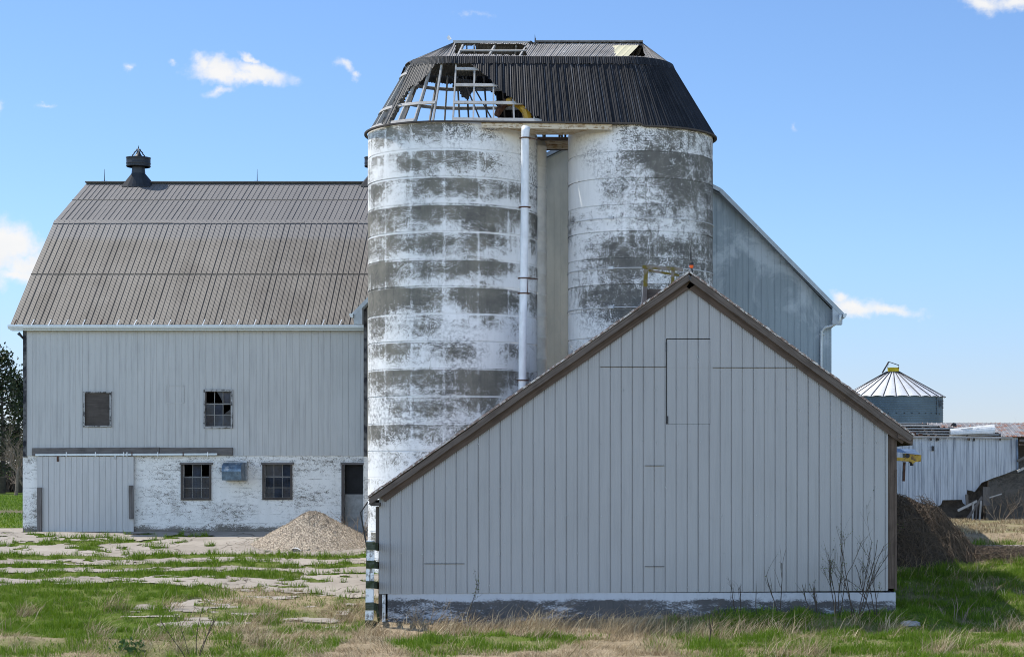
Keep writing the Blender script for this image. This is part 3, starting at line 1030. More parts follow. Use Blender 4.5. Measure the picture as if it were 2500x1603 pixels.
# boarded window
m_ = MB()
for (p, q) in (((205, 955), (205, 1042)), ((270, 955), (270, 1042)), ((203, 957), (272, 957)), ((203, 1040), (272, 1040))):
    m_.beam(P(*p, dM - .03), P(*q, dM - .03), .07, .05, (0, 1, 0) if p[0] == q[0] else (0, 0, 1), .004)
bw = m_.build('window', M['window_frame'], barn)
bw['label'] = 'upper window closed with a dark board'
m_ = MB()
m_.face([P(206, 1041, dM + .02), P(269, 1041, dM + .02), P(269, 956, dM + .02), P(206, 956, dM + .02)])
m_.build('dark_board', M['board'], bw)
# outline of a closed hatch in the siding
m_ = MB()
for (p, q) in (((405, 941), (449, 941)), ((405, 983), (449, 983)), ((404, 941), (404, 983)), ((449, 941), (449, 983))):
    m_.beam(P(*p, dM - .012), P(*q, dM - .012), .012, .03, (0, 0, 1) if p[1] == q[1] else (1, 0, 0))
m_.build('hatch', M['barn_siding'], barn)
# sliding door, its track and beam
m_ = MB()
sheet(m_, ribs(wx(93, dM), wx(328, dM), .215, .03, -.016), lambda s: wz(1304, dM), lambda s: wz(1114, dM), lambda s, t, n: (s, dM - .11 - n, t))
m_.box(wx(93, dM), wx(328, dM), dM - .085, dM - .04, wz(1304, dM), wz(1114, dM))
sd = m_.build('sliding_door', M['door_siding'], barn)
m_ = MB()
m_.beam(P(141, 1108, dM - .13), P(141, 1126, dM - .13), .07, .03, (0, 1, 0))
m_.build('door_hanger', M['rust'], sd)
m_ = MB(); m_.beam(P(281, 1108, dM - .13), P(281, 1120, dM - .13), .07, .03, (0, 1, 0)); m_.build('door_hanger', M['steel'], sd)
m_ = MB()
m_.beam(P(79, 1102, dM - .05), P(390, 1100, dM - .05), .09, .28, (0, 0, 1), .006)
m_.beam(P(391, 1101, dM - .05), P(568, 1101, dM - .05), .09, .29, (0, 0, 1), .006)
m_.build('header_board', M['grey_wood'], barn)
m_ = MB()
m_.beam(P(87, 1110, dM - .15), P(530, 1108, dM - .15), .08, .07)
tr = m_.build('door_track', M['white_trim'], barn)
for X in (162, 233, 302, 310, 322, 385, 447, 507):
    m_ = MB(); m_.beam(P(X, 1103, dM - .2), P(X, 1113, dM - .2), .035, .02, (0, 1, 0)); m_.build('track_bracket', M['rust'] if X in (322, 447) else M['sheet_white'], tr)
for (X, a, b) in ((96, 1189, 1296), (320, 1184, 1266)):
    m_ = MB(); m_.beam(P(X, a, dM - .2), P(X, b, dM - .2), .16, .07, (0, 1, 0), .008); m_.build('guide_post', M['grey_wood'], barn)
# stable door at the corner
m_ = MB()
m_.beam(P(837, 1132, dM + .02), P(837, 1302, dM + .02), .1, .08, (0, 1, 0))
dr = m_.build('door', M['board'], barn)
m_ = MB(); m_.box(wx(840, dM), WL + .04, dM + .2, dM + .24, 0, wz(1206, dM)); m_.build('lower_leaf', M['leaf_paint'], dr)
m_ = MB(); m_.box(wx(840, dM), WL + .04, dM + .27, dM + .3, wz(1206, dM) + .002, wz(1134, dM)); m_.build('dark_doorway', M['dark'], dr)  # dark sheet stands in for the shade inside the open upper half
# vent hood on the base wall
m_ = MB()
x0, x1 = wx(553, dM), wx(600, dM)
arc = [(0, wz(1128, dM))] + [(-.52 + .34 * math.cos(R(a)) , wz(1150, dM) + .33 * math.sin(R(a))) for a in (80, 110, 140, 165, 180)] + [(-.8, wz(1171, dM)), (0, wz(1172, dM))]
for (a, b) in zip(arc[:-1], arc[1:]):
    m_.face([(x0, dM + a[0], a[1]), (x0, dM + b[0], b[1]), (x1, dM + b[0], b[1]), (x1, dM + a[0], a[1])])
m_.face([(x0, dM + a, b) for a, b in arc]); m_.face([(x1, dM + a, b) for a, b in arc][::-1])
vh = m_.build('vent_hood', M['vent'], barn)
m_ = MB(); m_.box(x0 - .02, x1 + .06, dM - .06, dM + .02, wz(1174, dM) , wz(1127, dM) + .03); m_.build('vent_flange', M['steel'], vh)
# ---- wing with the gable towards us
gtop = lin([(WA - 8.49, WEAVE + .12), (WA - XBRK, WBRK - .12), (WA, WAPEX - .12), (WA + XBRK, WBRK - .12), (WA + 8.49, WEAVE + .12)])
pp = ribs(WL + .13, WR, .235, .024, -.008, .3, .01)
for c in (WA - XBRK, WA, WA + XBRK):
    pp.append((c, 0.0))
pp.sort()
m_ = MB()
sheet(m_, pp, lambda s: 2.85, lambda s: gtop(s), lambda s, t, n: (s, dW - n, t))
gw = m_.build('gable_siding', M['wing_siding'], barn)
m_ = MB()
m_.box(WL, WL + .13, dW - .03, dW + .03, 2.85, WEAVE + .2)
m_.build('corner_board', M['tar'], barn)
m_ = MB()
m_.box(WL, WR, dW + .02, dW + .3, -1.2, 2.85)
m_.box(WL, WL + .25, dW + .3, dM + .1, -1.2, 2.85)
m_.build('foundation_wall', M['barn_base'], barn)
m_ = MB()
sheet(m_, ribs(dW + .03, dM + .1, .235, .03, -.016), lambda s: 2.85, lambda s: WEAVE + .1, lambda s, t, n: (WL + n + .02, s, t))
m_.build('side_wall', M['wing_siding'], barn)
m_ = MB()
sheet(m_, ribs(dW, 95, .235, .03, .016), lambda s: -.3, lambda s: WEAVE + .1, lambda s, t, n: (WR + n, s, t))
m_.build('side_wall', M['wing_siding'], barn)
m_ = MB()
m_.face([(WL, 95, 0), (WL, 95, WEAVE), (WA - XBRK, 95, WBRK), (WA, 95, WAPEX), (WA + XBRK, 95, WBRK), (WR, 95, WEAVE), (WR, 95, 0)])
m_.build('back_wall', M['wing_siding'], barn)
mpw = lambda s, a, z: (a, s, z)
roof_run('roof', dW - .4, 95.3, [(WA - XEAVE, WEAVE), (WA - XBRK, WBRK), (WA, WAPEX), (WA + XBRK, WBRK), (WA + XEAVE, WEAVE)], M['barn_roof'], barn, .426, mpw)
m_ = MB()          # rake trim and boxed eave ends
yf = dW - .41
pts = [(WA - XEAVE, WEAVE - .1), (WA - XBRK, WBRK - .1), (WA, WAPEX - .1), (WA + XBRK, WBRK - .1), (WA + XEAVE, WEAVE - .1)]
for a, b in zip(pts[:-1], pts[1:]):
    m_.beam((a[0], yf, a[1] + .03), (b[0], yf, b[1] + .03), .03, .14)
    m_.face([(a[0], yf + .016, a[1] - .09), (b[0], yf + .016, b[1] - .09), (b[0], dW - .001, b[1] - .09), (a[0], dW - .001, a[1] - .09)])
for s_ in (-1, 1):
    xe = WA + s_ * XEAVE; xw = WR if s_ > 0 else WL
    m_.prism([(xe, WEAVE - .02), (xe - s_ * .02, WEAVE - .42), (xw, WEAVE - .42), (xw, WEAVE + .32)] if s_ > 0 else [(xe, WEAVE - .02), (xw, WEAVE + .32), (xw, WEAVE - .42), (xe + .02, WEAVE - .42)], yf - .005, dW - .002)
m_.build('rake_trim', M['rake_trim'], barn)
m_ = MB()
for s_ in (-1, 1):
    m_ = MB()
    xe = WA + s_ * XEAVE
    gp = [(0, 0), (.12, .02), (.13, -.05), (.09, -.12), (0, -.14)]
    for a, b in zip(gp[:-1], gp[1:]):
        m_.face([(xe + s_ * a[0], yf - .12, WEAVE - .05 + a[1]), (xe + s_ * b[0], yf - .12, WEAVE - .05 + b[1]), (xe + s_ * b[0], 82, WEAVE - .05 + b[1]), (xe + s_ * a[0], 82, WEAVE - .05 + a[1])])
    m_.face([(xe + s_ * a, yf - .12, WEAVE - .05 + b) for a, b in gp])
    m_.build('gutter', M['white_trim'], barn)
m_ = MB()
dd = dW - .3
m_.tube([P(2052, 768, dd - .2), P(2049, 785, dd - .1), P(2036, 793, dd), P(2015, 799, dd + .1), P(2006, 808, dW - .08), P(2005, 840, dW - .08), P(2005, 1130, dW - .08)], .05, 8)
m_.beam(P(2000, 816, dW - .05), P(2013, 816, dW - .05), .04, .03)
m_.build('downspout', M['white_trim'], barn)
# wall lamp arm at the left corner
m_ = MB(); m_.tube([P(57, 826, dM), P(50, 818, dM - .1), P(45, 813, dM - .15)], [.04, .05, .07], 8); m_.build('wall_lamp', M['dark_steel'], barn)


# roof ventilators and lightning rods on the main ridge
def cupola(X, label):
    d = MRIDGE_D
    c = P(X, 448, d)
    k = d / F
    t = thing('roof_ventilator', label, 'ventilator', (c.x, c.y, MRIDGE_Z), 'ventilators on the barn ridge')
    z0 = MRIDGE_Z
    m = MB()       # flared square skirt astride the ridge
    r0, r1 = .62, .29
    zs = z0 + .42
    n = 24
    for i in range(n):
        a, b = 2 * math.pi * i / n, 2 * math.pi * (i + 1) / n

        def foot(t_):
            cx_, cy_ = math.cos(t_), math.sin(t_)
            s_ = 1 / max(abs(cx_), abs(cy_))
            px, py = r0 * cx_ * s_, r0 * .75 * cy_ * s_
            return (c.x + px, d + py, z0 - abs(py) * (MRIDGE_Z - MBRK_Z) / (MRIDGE_D - MBRK_D) + .03)
        m.face([foot(a), foot(b), (c.x + r1 * math.cos(b), d + r1 * math.sin(b), zs), (c.x + r1 * math.cos(a), d + r1 * math.sin(a), zs)], None, True)
    m.build('skirt', M['cupola'], t)
    m = MB()
    m.lathe(c.x, d, [(r1, zs), (.27, zs + .2), (.27, zs + .62)], 24)
    m.build('neck', M['cupola'], t)
    m = MB()
    zr = z0 + .70
    m.lathe(c.x, d, [(.49, zr), (.52, zr + .03), (.50, zr + .06), (.505, zr + .12), (.52, zr + .15), (.505, zr + .18), (.505, zr + .36), (.53, zr + .4), (.48, zr + .4), (.47, zr)], 32)
    m.lathe(c.x, d, [(.27, zr + .2), (.47, zr + .2)], 24)
    m.build('ring', M['cupola'], t)
    m = MB()
    m.lathe(c.x, d, [(.47, zr + .34), (.24, zr + .40), (.12, zr + .52), (.07, zr + .64), (.035, zr + .74), (.0, zr + .95)], 16)
    for q in range(4):
        a = q * math.pi / 2 + .3
        ca, sa = math.cos(a), math.sin(a)
        pts = [(.24, .40), (.25, .5), (.19, .55), (.17, .62), (.10, .68), (.05, .78)]
        m.tube([(c.x + r_ * ca, d + r_ * sa, zr + z_) for r_, z_ in pts], .028, 6)
    m.build('finial', M['cupola'], t)
    return t


cupola(338, 'black ringed metal ventilator with spiked finial near the left end of the barn ridge')
cupola(919, 'black metal ventilator peeking out behind the left silo on the barn ridge')
for X, lb in ((255, 'thin lightning rod left of the spiked ventilator on the barn ridge'), (628, 'thin lightning rod standing alone midway along the barn ridge')):
    c = P(X, 447, MRIDGE_D)
    m = MB()
    m.tube([(c.x, c.y, MRIDGE_Z), (c.x, c.y, MRIDGE_Z + .62)], [.02, .007], 5)
    m.beam((c.x - .12, c.y, MRIDGE_Z + .09), (c.x + .12, c.y, MRIDGE_Z + .09), .05, .03)
    tag(m.build('lightning_rod', M['dark_steel']), lb, 'lightning rod', 'lightning rods on the barn ridge')


# ------------------------------------------------------------------ silos
dS = 66.0
kS = dS / F
SLX, SRX = wx(1106, dS), wx(1563.5, dS)
RL, RR = 205.5 * kS, 176.5 * kS


def silo(name, label, cx, r, top, band, peels, mat, seg=96, hoops=(), shade=None, pv=.18, bv=1.15):
    t = thing(name, label, 'silo', (cx, dS, -1.0))
    m = MB()
    nb = int((top + 1.2) / band) + 1
    kk, zz_ = np.meshgrid(np.arange(seg) * 2 * np.pi / seg, np.arange(0, top + 1.6, .2))
    FB = fbm(kk * r * .75 + 20, zz_ * 1.0, 5, 4)
    for b in range(nb):
        z1_ = top - b * band
        z0_ = max(z1_ - band, -1.2)
        pk = peels[min(b, len(peels) - 1)]
        rr = r + (0.006 if b % 2 else 0.0)
        for k in range(seg):
            a0, a1 = 2 * math.pi * k / seg, 2 * math.pi * (k + 1) / seg
            am = (a0 + a1) / 2
            # position across the visible front, -1 left .. 1 right
            s_ = math.cos(am)
            pan = int(am * r / 1.11)
            rv = (math.sin(pan * 12.9898 + b * 78.233) * 43758.5453) % 1.0
            pb = pk + (rv - .5) * pv
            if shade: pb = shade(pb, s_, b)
            zc = [z0_ + (z1_ - .03 - z0_) * i / 5 for i in range(6)]
            for (ra, za, rb, zb_) in [(rr, zc[i], rr, zc[i + 1]) for i in range(5)] + [(rr, zc[5], rr - .022, zc[5] + .012), (rr - .022, zc[5] + .012, rr - .022, z1_)]:
                p = pb + bv * (FB[min(int((top - (za + zb_) / 2) * 5), FB.shape[0] - 1), k] - .5)
                q = []
                for (rx, z, a) in ((ra, za, a0), (ra, za, a1), (rb, zb_, a1), (rb, zb_, a0)):
                    q.append((cx + rx * math.cos(a), dS + rx * math.sin(a), z))
                u0, u1 = a0 * r, a1 * r
                vv = lambda z: z - top + 40 * band
                m.face(q, [(u0, vv(za)), (u1, vv(za)), (u1, vv(zb_)), (u0, vv(zb_))], True, p)
    m.build('shell', mat, t, 'peel')
    m = MB()
    m.lathe(cx, dS, [(r - .15, top - 3), (r - .15, top), (r - .02, top)], 64)
    m.build('inner_wall', M['old_concrete'], t)
    for z in hoops:
        h = MB()
        n = 72
        h.tube([(cx + (r + .02) * math.cos(2 * math.pi * i / n), dS + (r + .02) * math.sin(2 * math.pi * i / n), z) for i in range(n + 1)], .016, 6, False)
        a = R(248)
        h.beam((cx + (r + .05) * math.cos(a - .035), dS + (r + .05) * math.sin(a - .035), z + .01), (cx + (r + .05) * math.cos(a + .035), dS + (r + .05) * math.sin(a + .035), z + .01), .07, .09)
        h.build('hoop', M['hoop'], t)
    return t


TOPL = wz(294, dS - RL)
TOPR = wz(302, dS - RR)


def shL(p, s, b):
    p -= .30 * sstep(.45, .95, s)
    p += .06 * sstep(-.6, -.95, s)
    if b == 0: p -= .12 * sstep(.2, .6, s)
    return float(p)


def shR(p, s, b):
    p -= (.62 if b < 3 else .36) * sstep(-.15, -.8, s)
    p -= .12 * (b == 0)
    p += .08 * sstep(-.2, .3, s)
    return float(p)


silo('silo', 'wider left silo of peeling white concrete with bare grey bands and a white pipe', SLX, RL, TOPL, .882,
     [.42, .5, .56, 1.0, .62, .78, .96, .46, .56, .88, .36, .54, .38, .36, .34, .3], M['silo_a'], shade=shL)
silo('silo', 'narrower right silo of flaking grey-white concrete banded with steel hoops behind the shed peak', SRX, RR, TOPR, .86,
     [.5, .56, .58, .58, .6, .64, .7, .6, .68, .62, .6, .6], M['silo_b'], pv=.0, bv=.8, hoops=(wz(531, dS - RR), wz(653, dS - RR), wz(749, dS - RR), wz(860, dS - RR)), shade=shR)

# ---- shared roof of the silos
roof = thing('silo_roof', 'torn black metal roof with exposed rafters spanning both silos', 'roof', ((SLX + SRX) / 2, dS, TOPL))
ZB = TOPL - .0
ZK = wz(140, 64.42)
ZT = wz(104, dS)
RBL, RBR = RL + .08, RR + .1
BKL, BKR = 1.60, 1.52
BXR = wx(1642, dS) - BKR
XA_, XB_ = wx(1110, dS), wx(1566, dS)


def loop_pts(cxl, rl, cxr, rr, nl, ns, nr):
    pts = []
    for i in range(nl):                              # left end: back -> left -> front
        a = math.pi / 2 + math.pi * i / nl
        pts.append((cxl + rl * math.cos(a), dS + rl * math.sin(a)))
    for i in range(ns):
        f = i / ns
        pts.append((cxl + (cxr - cxl) * f, dS - rl + (rl - rr) * f))
    for i in range(nr):
        a = -math.pi / 2 + math.pi * i / nr
        pts.append((cxr + rr * math.cos(a), dS + rr * math.sin(a)))
    for i in range(ns):
        f = i / ns
        pts.append((cxr + (cxl - cxr) * f, dS + rr + (rl - rr) * f))
    return pts


NL, NS, NR = 190, 134, 165
lo = loop_pts(SLX, RBL, SRX, RBR, NL, NS, NR)
hi = loop_pts(SLX, BKL, BXR, BKR, NL, NS, NR)
top_ = []
for i in range(len(hi)):
    if i < NL: top_.append((XA_, dS))
    elif i < NL + NS: top_.append((XA_ + (XB_ - XA_) * (i - NL) / NS, dS))
    elif i < NL + NS + NR: top_.append((XB_, dS))
    else: top_.append((XB_ + (XA_ - XB_) * (i - NL - NS - NR) / NS, dS))
NT_ = len(lo)


def zlow(i):
    # the eave line sags a little towards the right end
    return ZB - .02 - (.08 if NL + NS < i < NL + NS + NR else 0)


def z2(pts):   # detail crop (850, 60), scale 4.278 -> photo pixels
    return [(850 + x / 4.278, 60 + y / 4.278) for x, y in pts]


HOLE_F = z2([(410, 1100), (438, 990), (498, 870), (548, 775), (588, 735), (620, 690), (664, 628), (712, 650), (745, 600), (800, 550), (870, 462), (930, 405), (975, 352), (985, 343), (1040, 350), (1100, 357), (1235, 357), (1262, 385), (1310, 432), (1330, 452), (1372, 482), (1440, 535), (1492, 590), (1520, 612), (1580, 668), (1660, 735), (1722, 775), (1760, 808), (1832, 835), (1884, 905), (1930, 955), (1985, 960), (2030, 1010), (2040, 1100)])
HOLE_L = z2([(100, 1300), (100, 300), (590, 380), (640, 380), (655, 425), (618, 490), (580, 580), (522, 715), (462, 838), (418, 935), (368, 1025), (330, 1100)])
HOLE_U = z2([(1121, 184), (1862, 210), (1862, 322), (1115, 305)])
HOLE_B = z2([(440, 1100), (470, 1000), (640, 700), (770, 660), (835, 590), (870, 530), (960, 495), (1095, 505), (1090, 670), (1165, 690), (1190, 752), (1250, 782), (1290, 702), (1310, 690), (1420, 665), (1500, 700), (1545, 760), (1560, 1100)])
HOLE_B2 = z2([(1165, 350), (1310, 355), (1320, 440), (1195, 445)])


def pix(v):
    return PX + v[0] / v[1] * F, HY - (v[2] - EYE) / v[1] * F


def skirt():
    m = MB()
    NV = 46
    per = 0
    for i in range(NT_):
        j = (i + 1) % NT_
        seam = .022 if i % 5 == 0 else 0.0
        seam2 = .022 if j % 5 == 0 else 0.0
        (ax, ay), (bx, by) = lo[i], lo[j]
        (cx, cy), (ex, ey) = hi[i], hi[j]
        stepl = math.hypot(bx - ax, by - ay)
        L = math.hypot(cx - ax, cy - ay, ZK - ZB)
        for r in range(NV):
            t0, t1 = r / NV, (r + 1) / NV
            q = []
            for (x0, y0, x1, y1, t, sm_, ii) in ((ax, ay, cx, cy, t0, seam, i), (bx, by, ex, ey, t0, seam2, j), (bx, by, ex, ey, t1, seam2, j), (ax, ay, cx, cy, t1, seam, i)):
                x, y = x0 + (x1 - x0) * t, y0 + (y1 - y0) * t
                ox, oy = x0 - x1, y0 - y1
                l_ = math.hypot(ox, oy)
                wv_ = .012 * math.sin(ii * 1.1)
                # loose sheet edges bow out a little beside the tear
                q.append(Vector((x + ox / l_ * (sm_ + wv_), y + oy / l_ * (sm_ + wv_), zlow(ii) + (ZK - zlow(ii)) * t)))
            c = sum(q, Vector()) / 4
            X, Y = pix(c)
            X += 1.6 * math.sin(Y * .9 + X * .31); Y += 1.3 * math.sin(X * .8)
            if c.y < dS + .25:
                if inpoly(X, Y, HOLE_F) or inpoly(X, Y, HOLE_L): continue
            else:
                if (1308 < X < 1394 and Y > 316) or inpoly(X, Y, HOLE_B) or inpoly(X, Y, HOLE_B2): continue
            m.face(q, [(per, t0 * L), (per + stepl, t0 * L), (per + stepl, t1 * L), (per, t1 * L)])
        per += stepl
    return m


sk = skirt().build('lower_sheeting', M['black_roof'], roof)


def upper(i0, i1, mat, name, skip=None):
    m = MB()
    NV = 10
    for i in range(i0, i1):
        j = (i + 1) % NT_
        (ax, ay), (bx, by) = hi[i], hi[j]
        (cx, cy), (ex, ey) = top_[i], top_[j]
        for r in range(NV):
            t0, t1 = r / NV, (r + 1) / NV
            q = []
            for (x0, y0, x1, y1, t, ii) in ((ax, ay, cx, cy, t0, i), (bx, by, ex, ey, t0, j), (bx, by, ex, ey, t1, j), (ax, ay, cx, cy, t1, i)):
                hgt = .02 if ii % 5 == 0 else .006 * math.sin(ii * 1.1)
                q.append(Vector((x0 + (x1 - x0) * t, y0 + (y1 - y0) * t, ZK + (ZT - ZK) * t + hgt)))
            c = sum(q, Vector()) / 4
            X, Y = pix(c)
            if skip and skip(X, Y, c): continue
            m.face(q, [(i * .05, t0 * 1.8), (i * .05 + .05, t0 * 1.8), (i * .05 + .05, t1 * 1.8), (i * .05, t1 * 1.8)])
    return m.build(name, mat, roof)


SKY_POLY = [(1250 + x / 4.278, 60 + y / 4.278) for x, y in ((1055, 215), (1355, 215), (1392, 330), (1085, 330))]
upper(0, NT_, M['grey_roof'], 'upper_sheeting', lambda X, Y, c: (c.y < dS and (inpoly(X, Y, HOLE_U) or inpoly(X, Y, SKY_POLY))) or (c.y > dS and 1128 < X < 1162 and 116 < Y < 121))
upper(NL, NL + NS, M['skylight'], 'translucent_panel', lambda X, Y, c: not inpoly(X, Y, SKY_POLY))
# flashing strip along the break
m = MB()
for i in range(NT_):
    j = (i + 1) % NT_
    q = []
    for ii, (px, py), (qx, qy) in ((i, hi[i], lo[i]), (j, hi[j], lo[j])):
        ox, oy = qx - px, qy - py
        l_ = math.hypot(ox, oy)
        ox, oy = ox / l_, oy / l_
        jt = .015 * math.sin(ii * 1.9) + .008 * math.sin(ii * .37)
        q.append(((px + ox * .14, py + oy * .14, ZK - .23 + jt), (px + ox * .035, py + oy * .035, ZK + .03)))
    X, Y = pix(Vector(q[0][0]))
    if q[0][0][1] < dS and X < 1000 and Y > 150: continue
    m.face([q[0][0], q[1][0], q[1][1], q[0][1]], [(i * .05, 0), (i * .05 + .05, 0), (i * .05 + .05, .25), (i * .05, .25)])
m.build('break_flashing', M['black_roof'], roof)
# rafters, battens, wall plate
IN = .14
step = 14
for i in range(0, NT_, step):
    m = MB()
    (ax, ay), (cx, cy) = lo[i], hi[i]
    f1 = .06
    ox, oy = cx - ax, cy - ay
    l_ = math.hypot(ox, oy); ox, oy = ox / l_ * IN, oy / l_ * IN
    m.beam((ax + ox, ay + oy, zlow(i)), (cx + ox, cy + oy, ZK - .03), .05, .11, (-ox, -oy, .03), .004)
    m.build('rafter', M['pale_wood'] if i < NL + NS else M['grey_wood'], roof)
for i in list(range(NL + 6, NL + NS, 23)) + list(range(NL + NS + NR, NT_, 30)):
    m = MB()
    (ax, ay), (cx, cy) = hi[i], top_[i]
    m.beam((ax, ay, ZK - .10), (cx, cy, ZT - .10), .05, .1, (0, 0, 1), .004)
    m.build('upper_rafter', M['pale_wood'], roof)
for t, nm in ((.03, 0), (.29, 1), (.565, 2), (.82, 3)):
    m = MB()
    for i in range(0, NT_, 7):
        j = (i + 7) % NT_
        q = []
        for ii in (i, j):
            (ax, ay), (cx, cy) = lo[ii], hi[ii]
            ox, oy = cx - ax, cy - ay
            l_ = math.hypot(ox, oy)
            q.append(Vector((ax + ox * t + ox / l_ * .075, ay + oy * t + oy / l_ * .075, zlow(ii) + (ZK - zlow(ii)) * t)))
            upv = (ox, oy, ZK - ZB)
        c = (q[0] + q[1]) / 2
        X, Y = pix(c)
        fr = c.y < dS
        if fr and 1062 < X < 1106 and nm in (1, 2, 3): continue
        if fr and nm == 0 and X > 1010 and X < 1108: continue
        if fr and nm == 2 and X < 1062 and X > 930: continue
        if fr and nm == 3 and X < 1056 and X > 1000: continue
        if fr and nm == 3 and X > 1172 and X < 1180: continue
        m.beam(q[0], q[1], .035, .115, upv, .002)
    m.build('batten', M['pale_wood'], roof)
for t in (.12, .52):
    m = MB()
    i0, i1 = NL + 6, NL + 130
    q = []
    for ii in (i0, i1):
        (ax, ay), (cx, cy) = hi[ii], top_[ii]
        q.append((ax + (cx - ax) * t, ay + (cy - ay) * t, ZK + (ZT - ZK) * t - .035))
    m.beam(q[0], q[1], .09, .04, (0, -.4, 1))
    m.build('batten', M['pale_wood'], roof)
m = MB(); m.beam((XA_ - .05, dS, ZT + .02), (XA_ + 2.6, dS, ZT - .0), .08, .09); m.build('ridge_board', M['pale_wood'], roof)
m = MB(); m.beam((XA_ + 2.7, dS, ZT + .02), (XB_ + .05, dS, ZT + .02), .3, .05); m.build('ridge_cap', M['grey_roof'], roof)
m = MB()
for i in range(0, NT_, 3):
    j = (i + 3) % NT_
    m.beam((lo[i][0], lo[i][1], zlow(i) - .025), (lo[j][0], lo[j][1], zlow(j) - .025), .09, .05)
m.build('wall_plate', M['board'], roof)
m = MB()
m.box(SLX + 1.6, SRX - 1.2, dS - RBR + .1, 65.1, ZB - .14, ZB - .09)
m.beam((SLX + 1.2, dS - RBL + .14, ZB - .14), (SRX - .9, dS - RBR + .05, ZB - .16), .08, .17, (0, 0, 1), .006)
m.build('soffit', M['soffit_wood'], roof)
# torn metal flaps
m = MB()
c = P(1300, 108, dS - .3)
for (a, b, e) in (((0, 0), (-8, -14), (6, -6)), ((-6, 4), (-14, -8), (-2, -12)), ((4, 2), (10, -22), (12, 3)), ((-10, 14), (-16, 2), (2, 10)), ((6, -2), (7, -34), (12, -6))):
    m.face([P(1300 + x * .8, 110 + y * .8, dS - .35 + .1 * random.random()) for x, y in (a, b, e)])
m.build('torn_flap', M['dark_steel'], roof)
m = MB()
c = P(1096, 100, dS)
m.face([c, c + Vector((-.07, -.03, .1)), c + Vector((-.01, .02, .2)), c + Vector((.1, -.05, .06))])
m.face([c + Vector((.0, .0, .0)), c + Vector((.1, -.05, .06)), c + Vector((.04, .12, .05))])
m.build('bent_flap', M['sheet_white'], roof)
# hanging strip of sheet inside the tear
m = MB()
for (ax, ay), (bx, by) in zip([(1118, 200), (1140, 205), (1152, 212)], [(1128, 238), (1143, 243), (1150, 226)]):
    pass
m.face([P(1100, 190, 67.2), P(1160, 196, 67.2), P(1152, 226, 67.1), P(1142, 243, 67.0), P(1128, 236, 67.1), P(1120, 218, 67.2)])
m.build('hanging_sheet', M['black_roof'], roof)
# broken diagonal rafters seen through the tear
for (a, b) in (((1130, 190), (1172, 292)), ((1162, 222), (1202, 293))):
    m = MB(); m.beam(P(*a, 66.9), P(*b, 66.2), .05, .1, (0, 1, 0)); m.build('broken_rafter', M['grey_wood'], roof)

# ---- fill pipe, spout, chute, bridge
pt = thing('fill_pipe', 'tall white metal fill pipe clamped upright to the front of the left silo', 'pipe', P(1279, 960, 62.9))
dp = 62.85
m = MB()
m.tube([P(1284, 311, dp + .03), P(1283, 320, dp), P(1282, 340, dp), P(1281, 500, dp), P(1278.5, 690, dp), P(1276, 830, dp), P(1275, 960, dp), P(1273, 1040, dp)], [.14, .135, .128, .128, .126, .126, .124, .124], 20)
m.build('pipe', M['pipe'], pt)
for Y, arm in ((337, 1), (506, 0), (679, 1), (716, 0), (928, 0)):
    m = MB()
    c = P(1283 - (Y - 316) * .0115, Y, dp)
    m.tube([c + Vector((.145 * math.cos(a), .145 * math.sin(a), .0)) for a in np.linspace(0, 2 * math.pi, 17)], .022, 6, False)
    m.beam(c + Vector((-.19, 0, 0)), c + Vector((.19, 0, 0)), .05, .05)
    if arm: m.tube([c + Vector((.15, 0, 0)), c + Vector((.42, .35, .0))], .02, 5)
    m.build('clamp', M['rust'], pt)
m = MB(); m.tube([P(1289, 682, dp - .08), P(1288, 714, dp - .08)], .014, 5); m.build('tie_rod', M['rust'], pt)
m = MB()
path = [P(1292, 312, 63.75), P(1290, 292, 63.75), P(1285, 272, 63.85), P(1273, 257, 63.95), P(1256, 249, 64.05), P(1239, 249, 64.15), P(1227, 258, 64.2), P(1218, 271, 64.2), P(1212, 284, 64.2)]
sp_ = thing('spout', 'rusty yellow curved spout sticking through the torn silo roof', 'spout', path[0])
m = MB(); m.tube(path[:6], [.13, .15, .16, .16, .15, .13], 8, True, False); m.build('elbow', M['yellow'], sp_)
m = MB(); m.tube(path[5:], [.14, .13, .12, .09], 7, True, False); m.build('mouth', M['rust'], sp_)
m = MB()
cc_ = P(1300, 350, dS + .2)
m.lathe(cc_.x + .0, dS + 1.0, sum([[(.43, z), (.43, z + .60), (.445, z + .62), (.445, z + .68), (.43, z + .70)] for z in np.arange(-1, wz(352, dS + 1) - .6, .72)], []), 32)
m.lathe(cc_.x, dS + 1.0, [(.43, wz(352, dS + 1) - .3), (.40, wz(345, dS + 1)), (.0, wz(342, dS + 1))], 32)
tag(m.build('silo_chute', M['chute'], None), 'beige ribbed ladder chute in the gap beside the left silo', 'chute')
br = thing('catwalk', 'weathered wooden catwalk joining the two silos below their roof', 'catwalk', P(1350, 365, dS + 1.2))
for i, (Y, dd) in enumerate(((338, .6), (346, 1.0), (352, 1.2), (359, 1.3))):
    m = MB(); m.beam(P(1312, Y, dS + dd), P(1394, Y + 2, dS + dd), .2, .1, (0, 0, 1), .01); m.build('plank', M['soffit_wood'] if i else M['brown_wood'], br)
for X in (1330, 1366, 1380):
    m = MB(); m.beam(P(X, 323, dS + 1), P(X + random.uniform(-2, 2), 336, dS + .9), .07, .05, (0, 1, 0)); m.build('stub_post', M['dark_steel'], br)


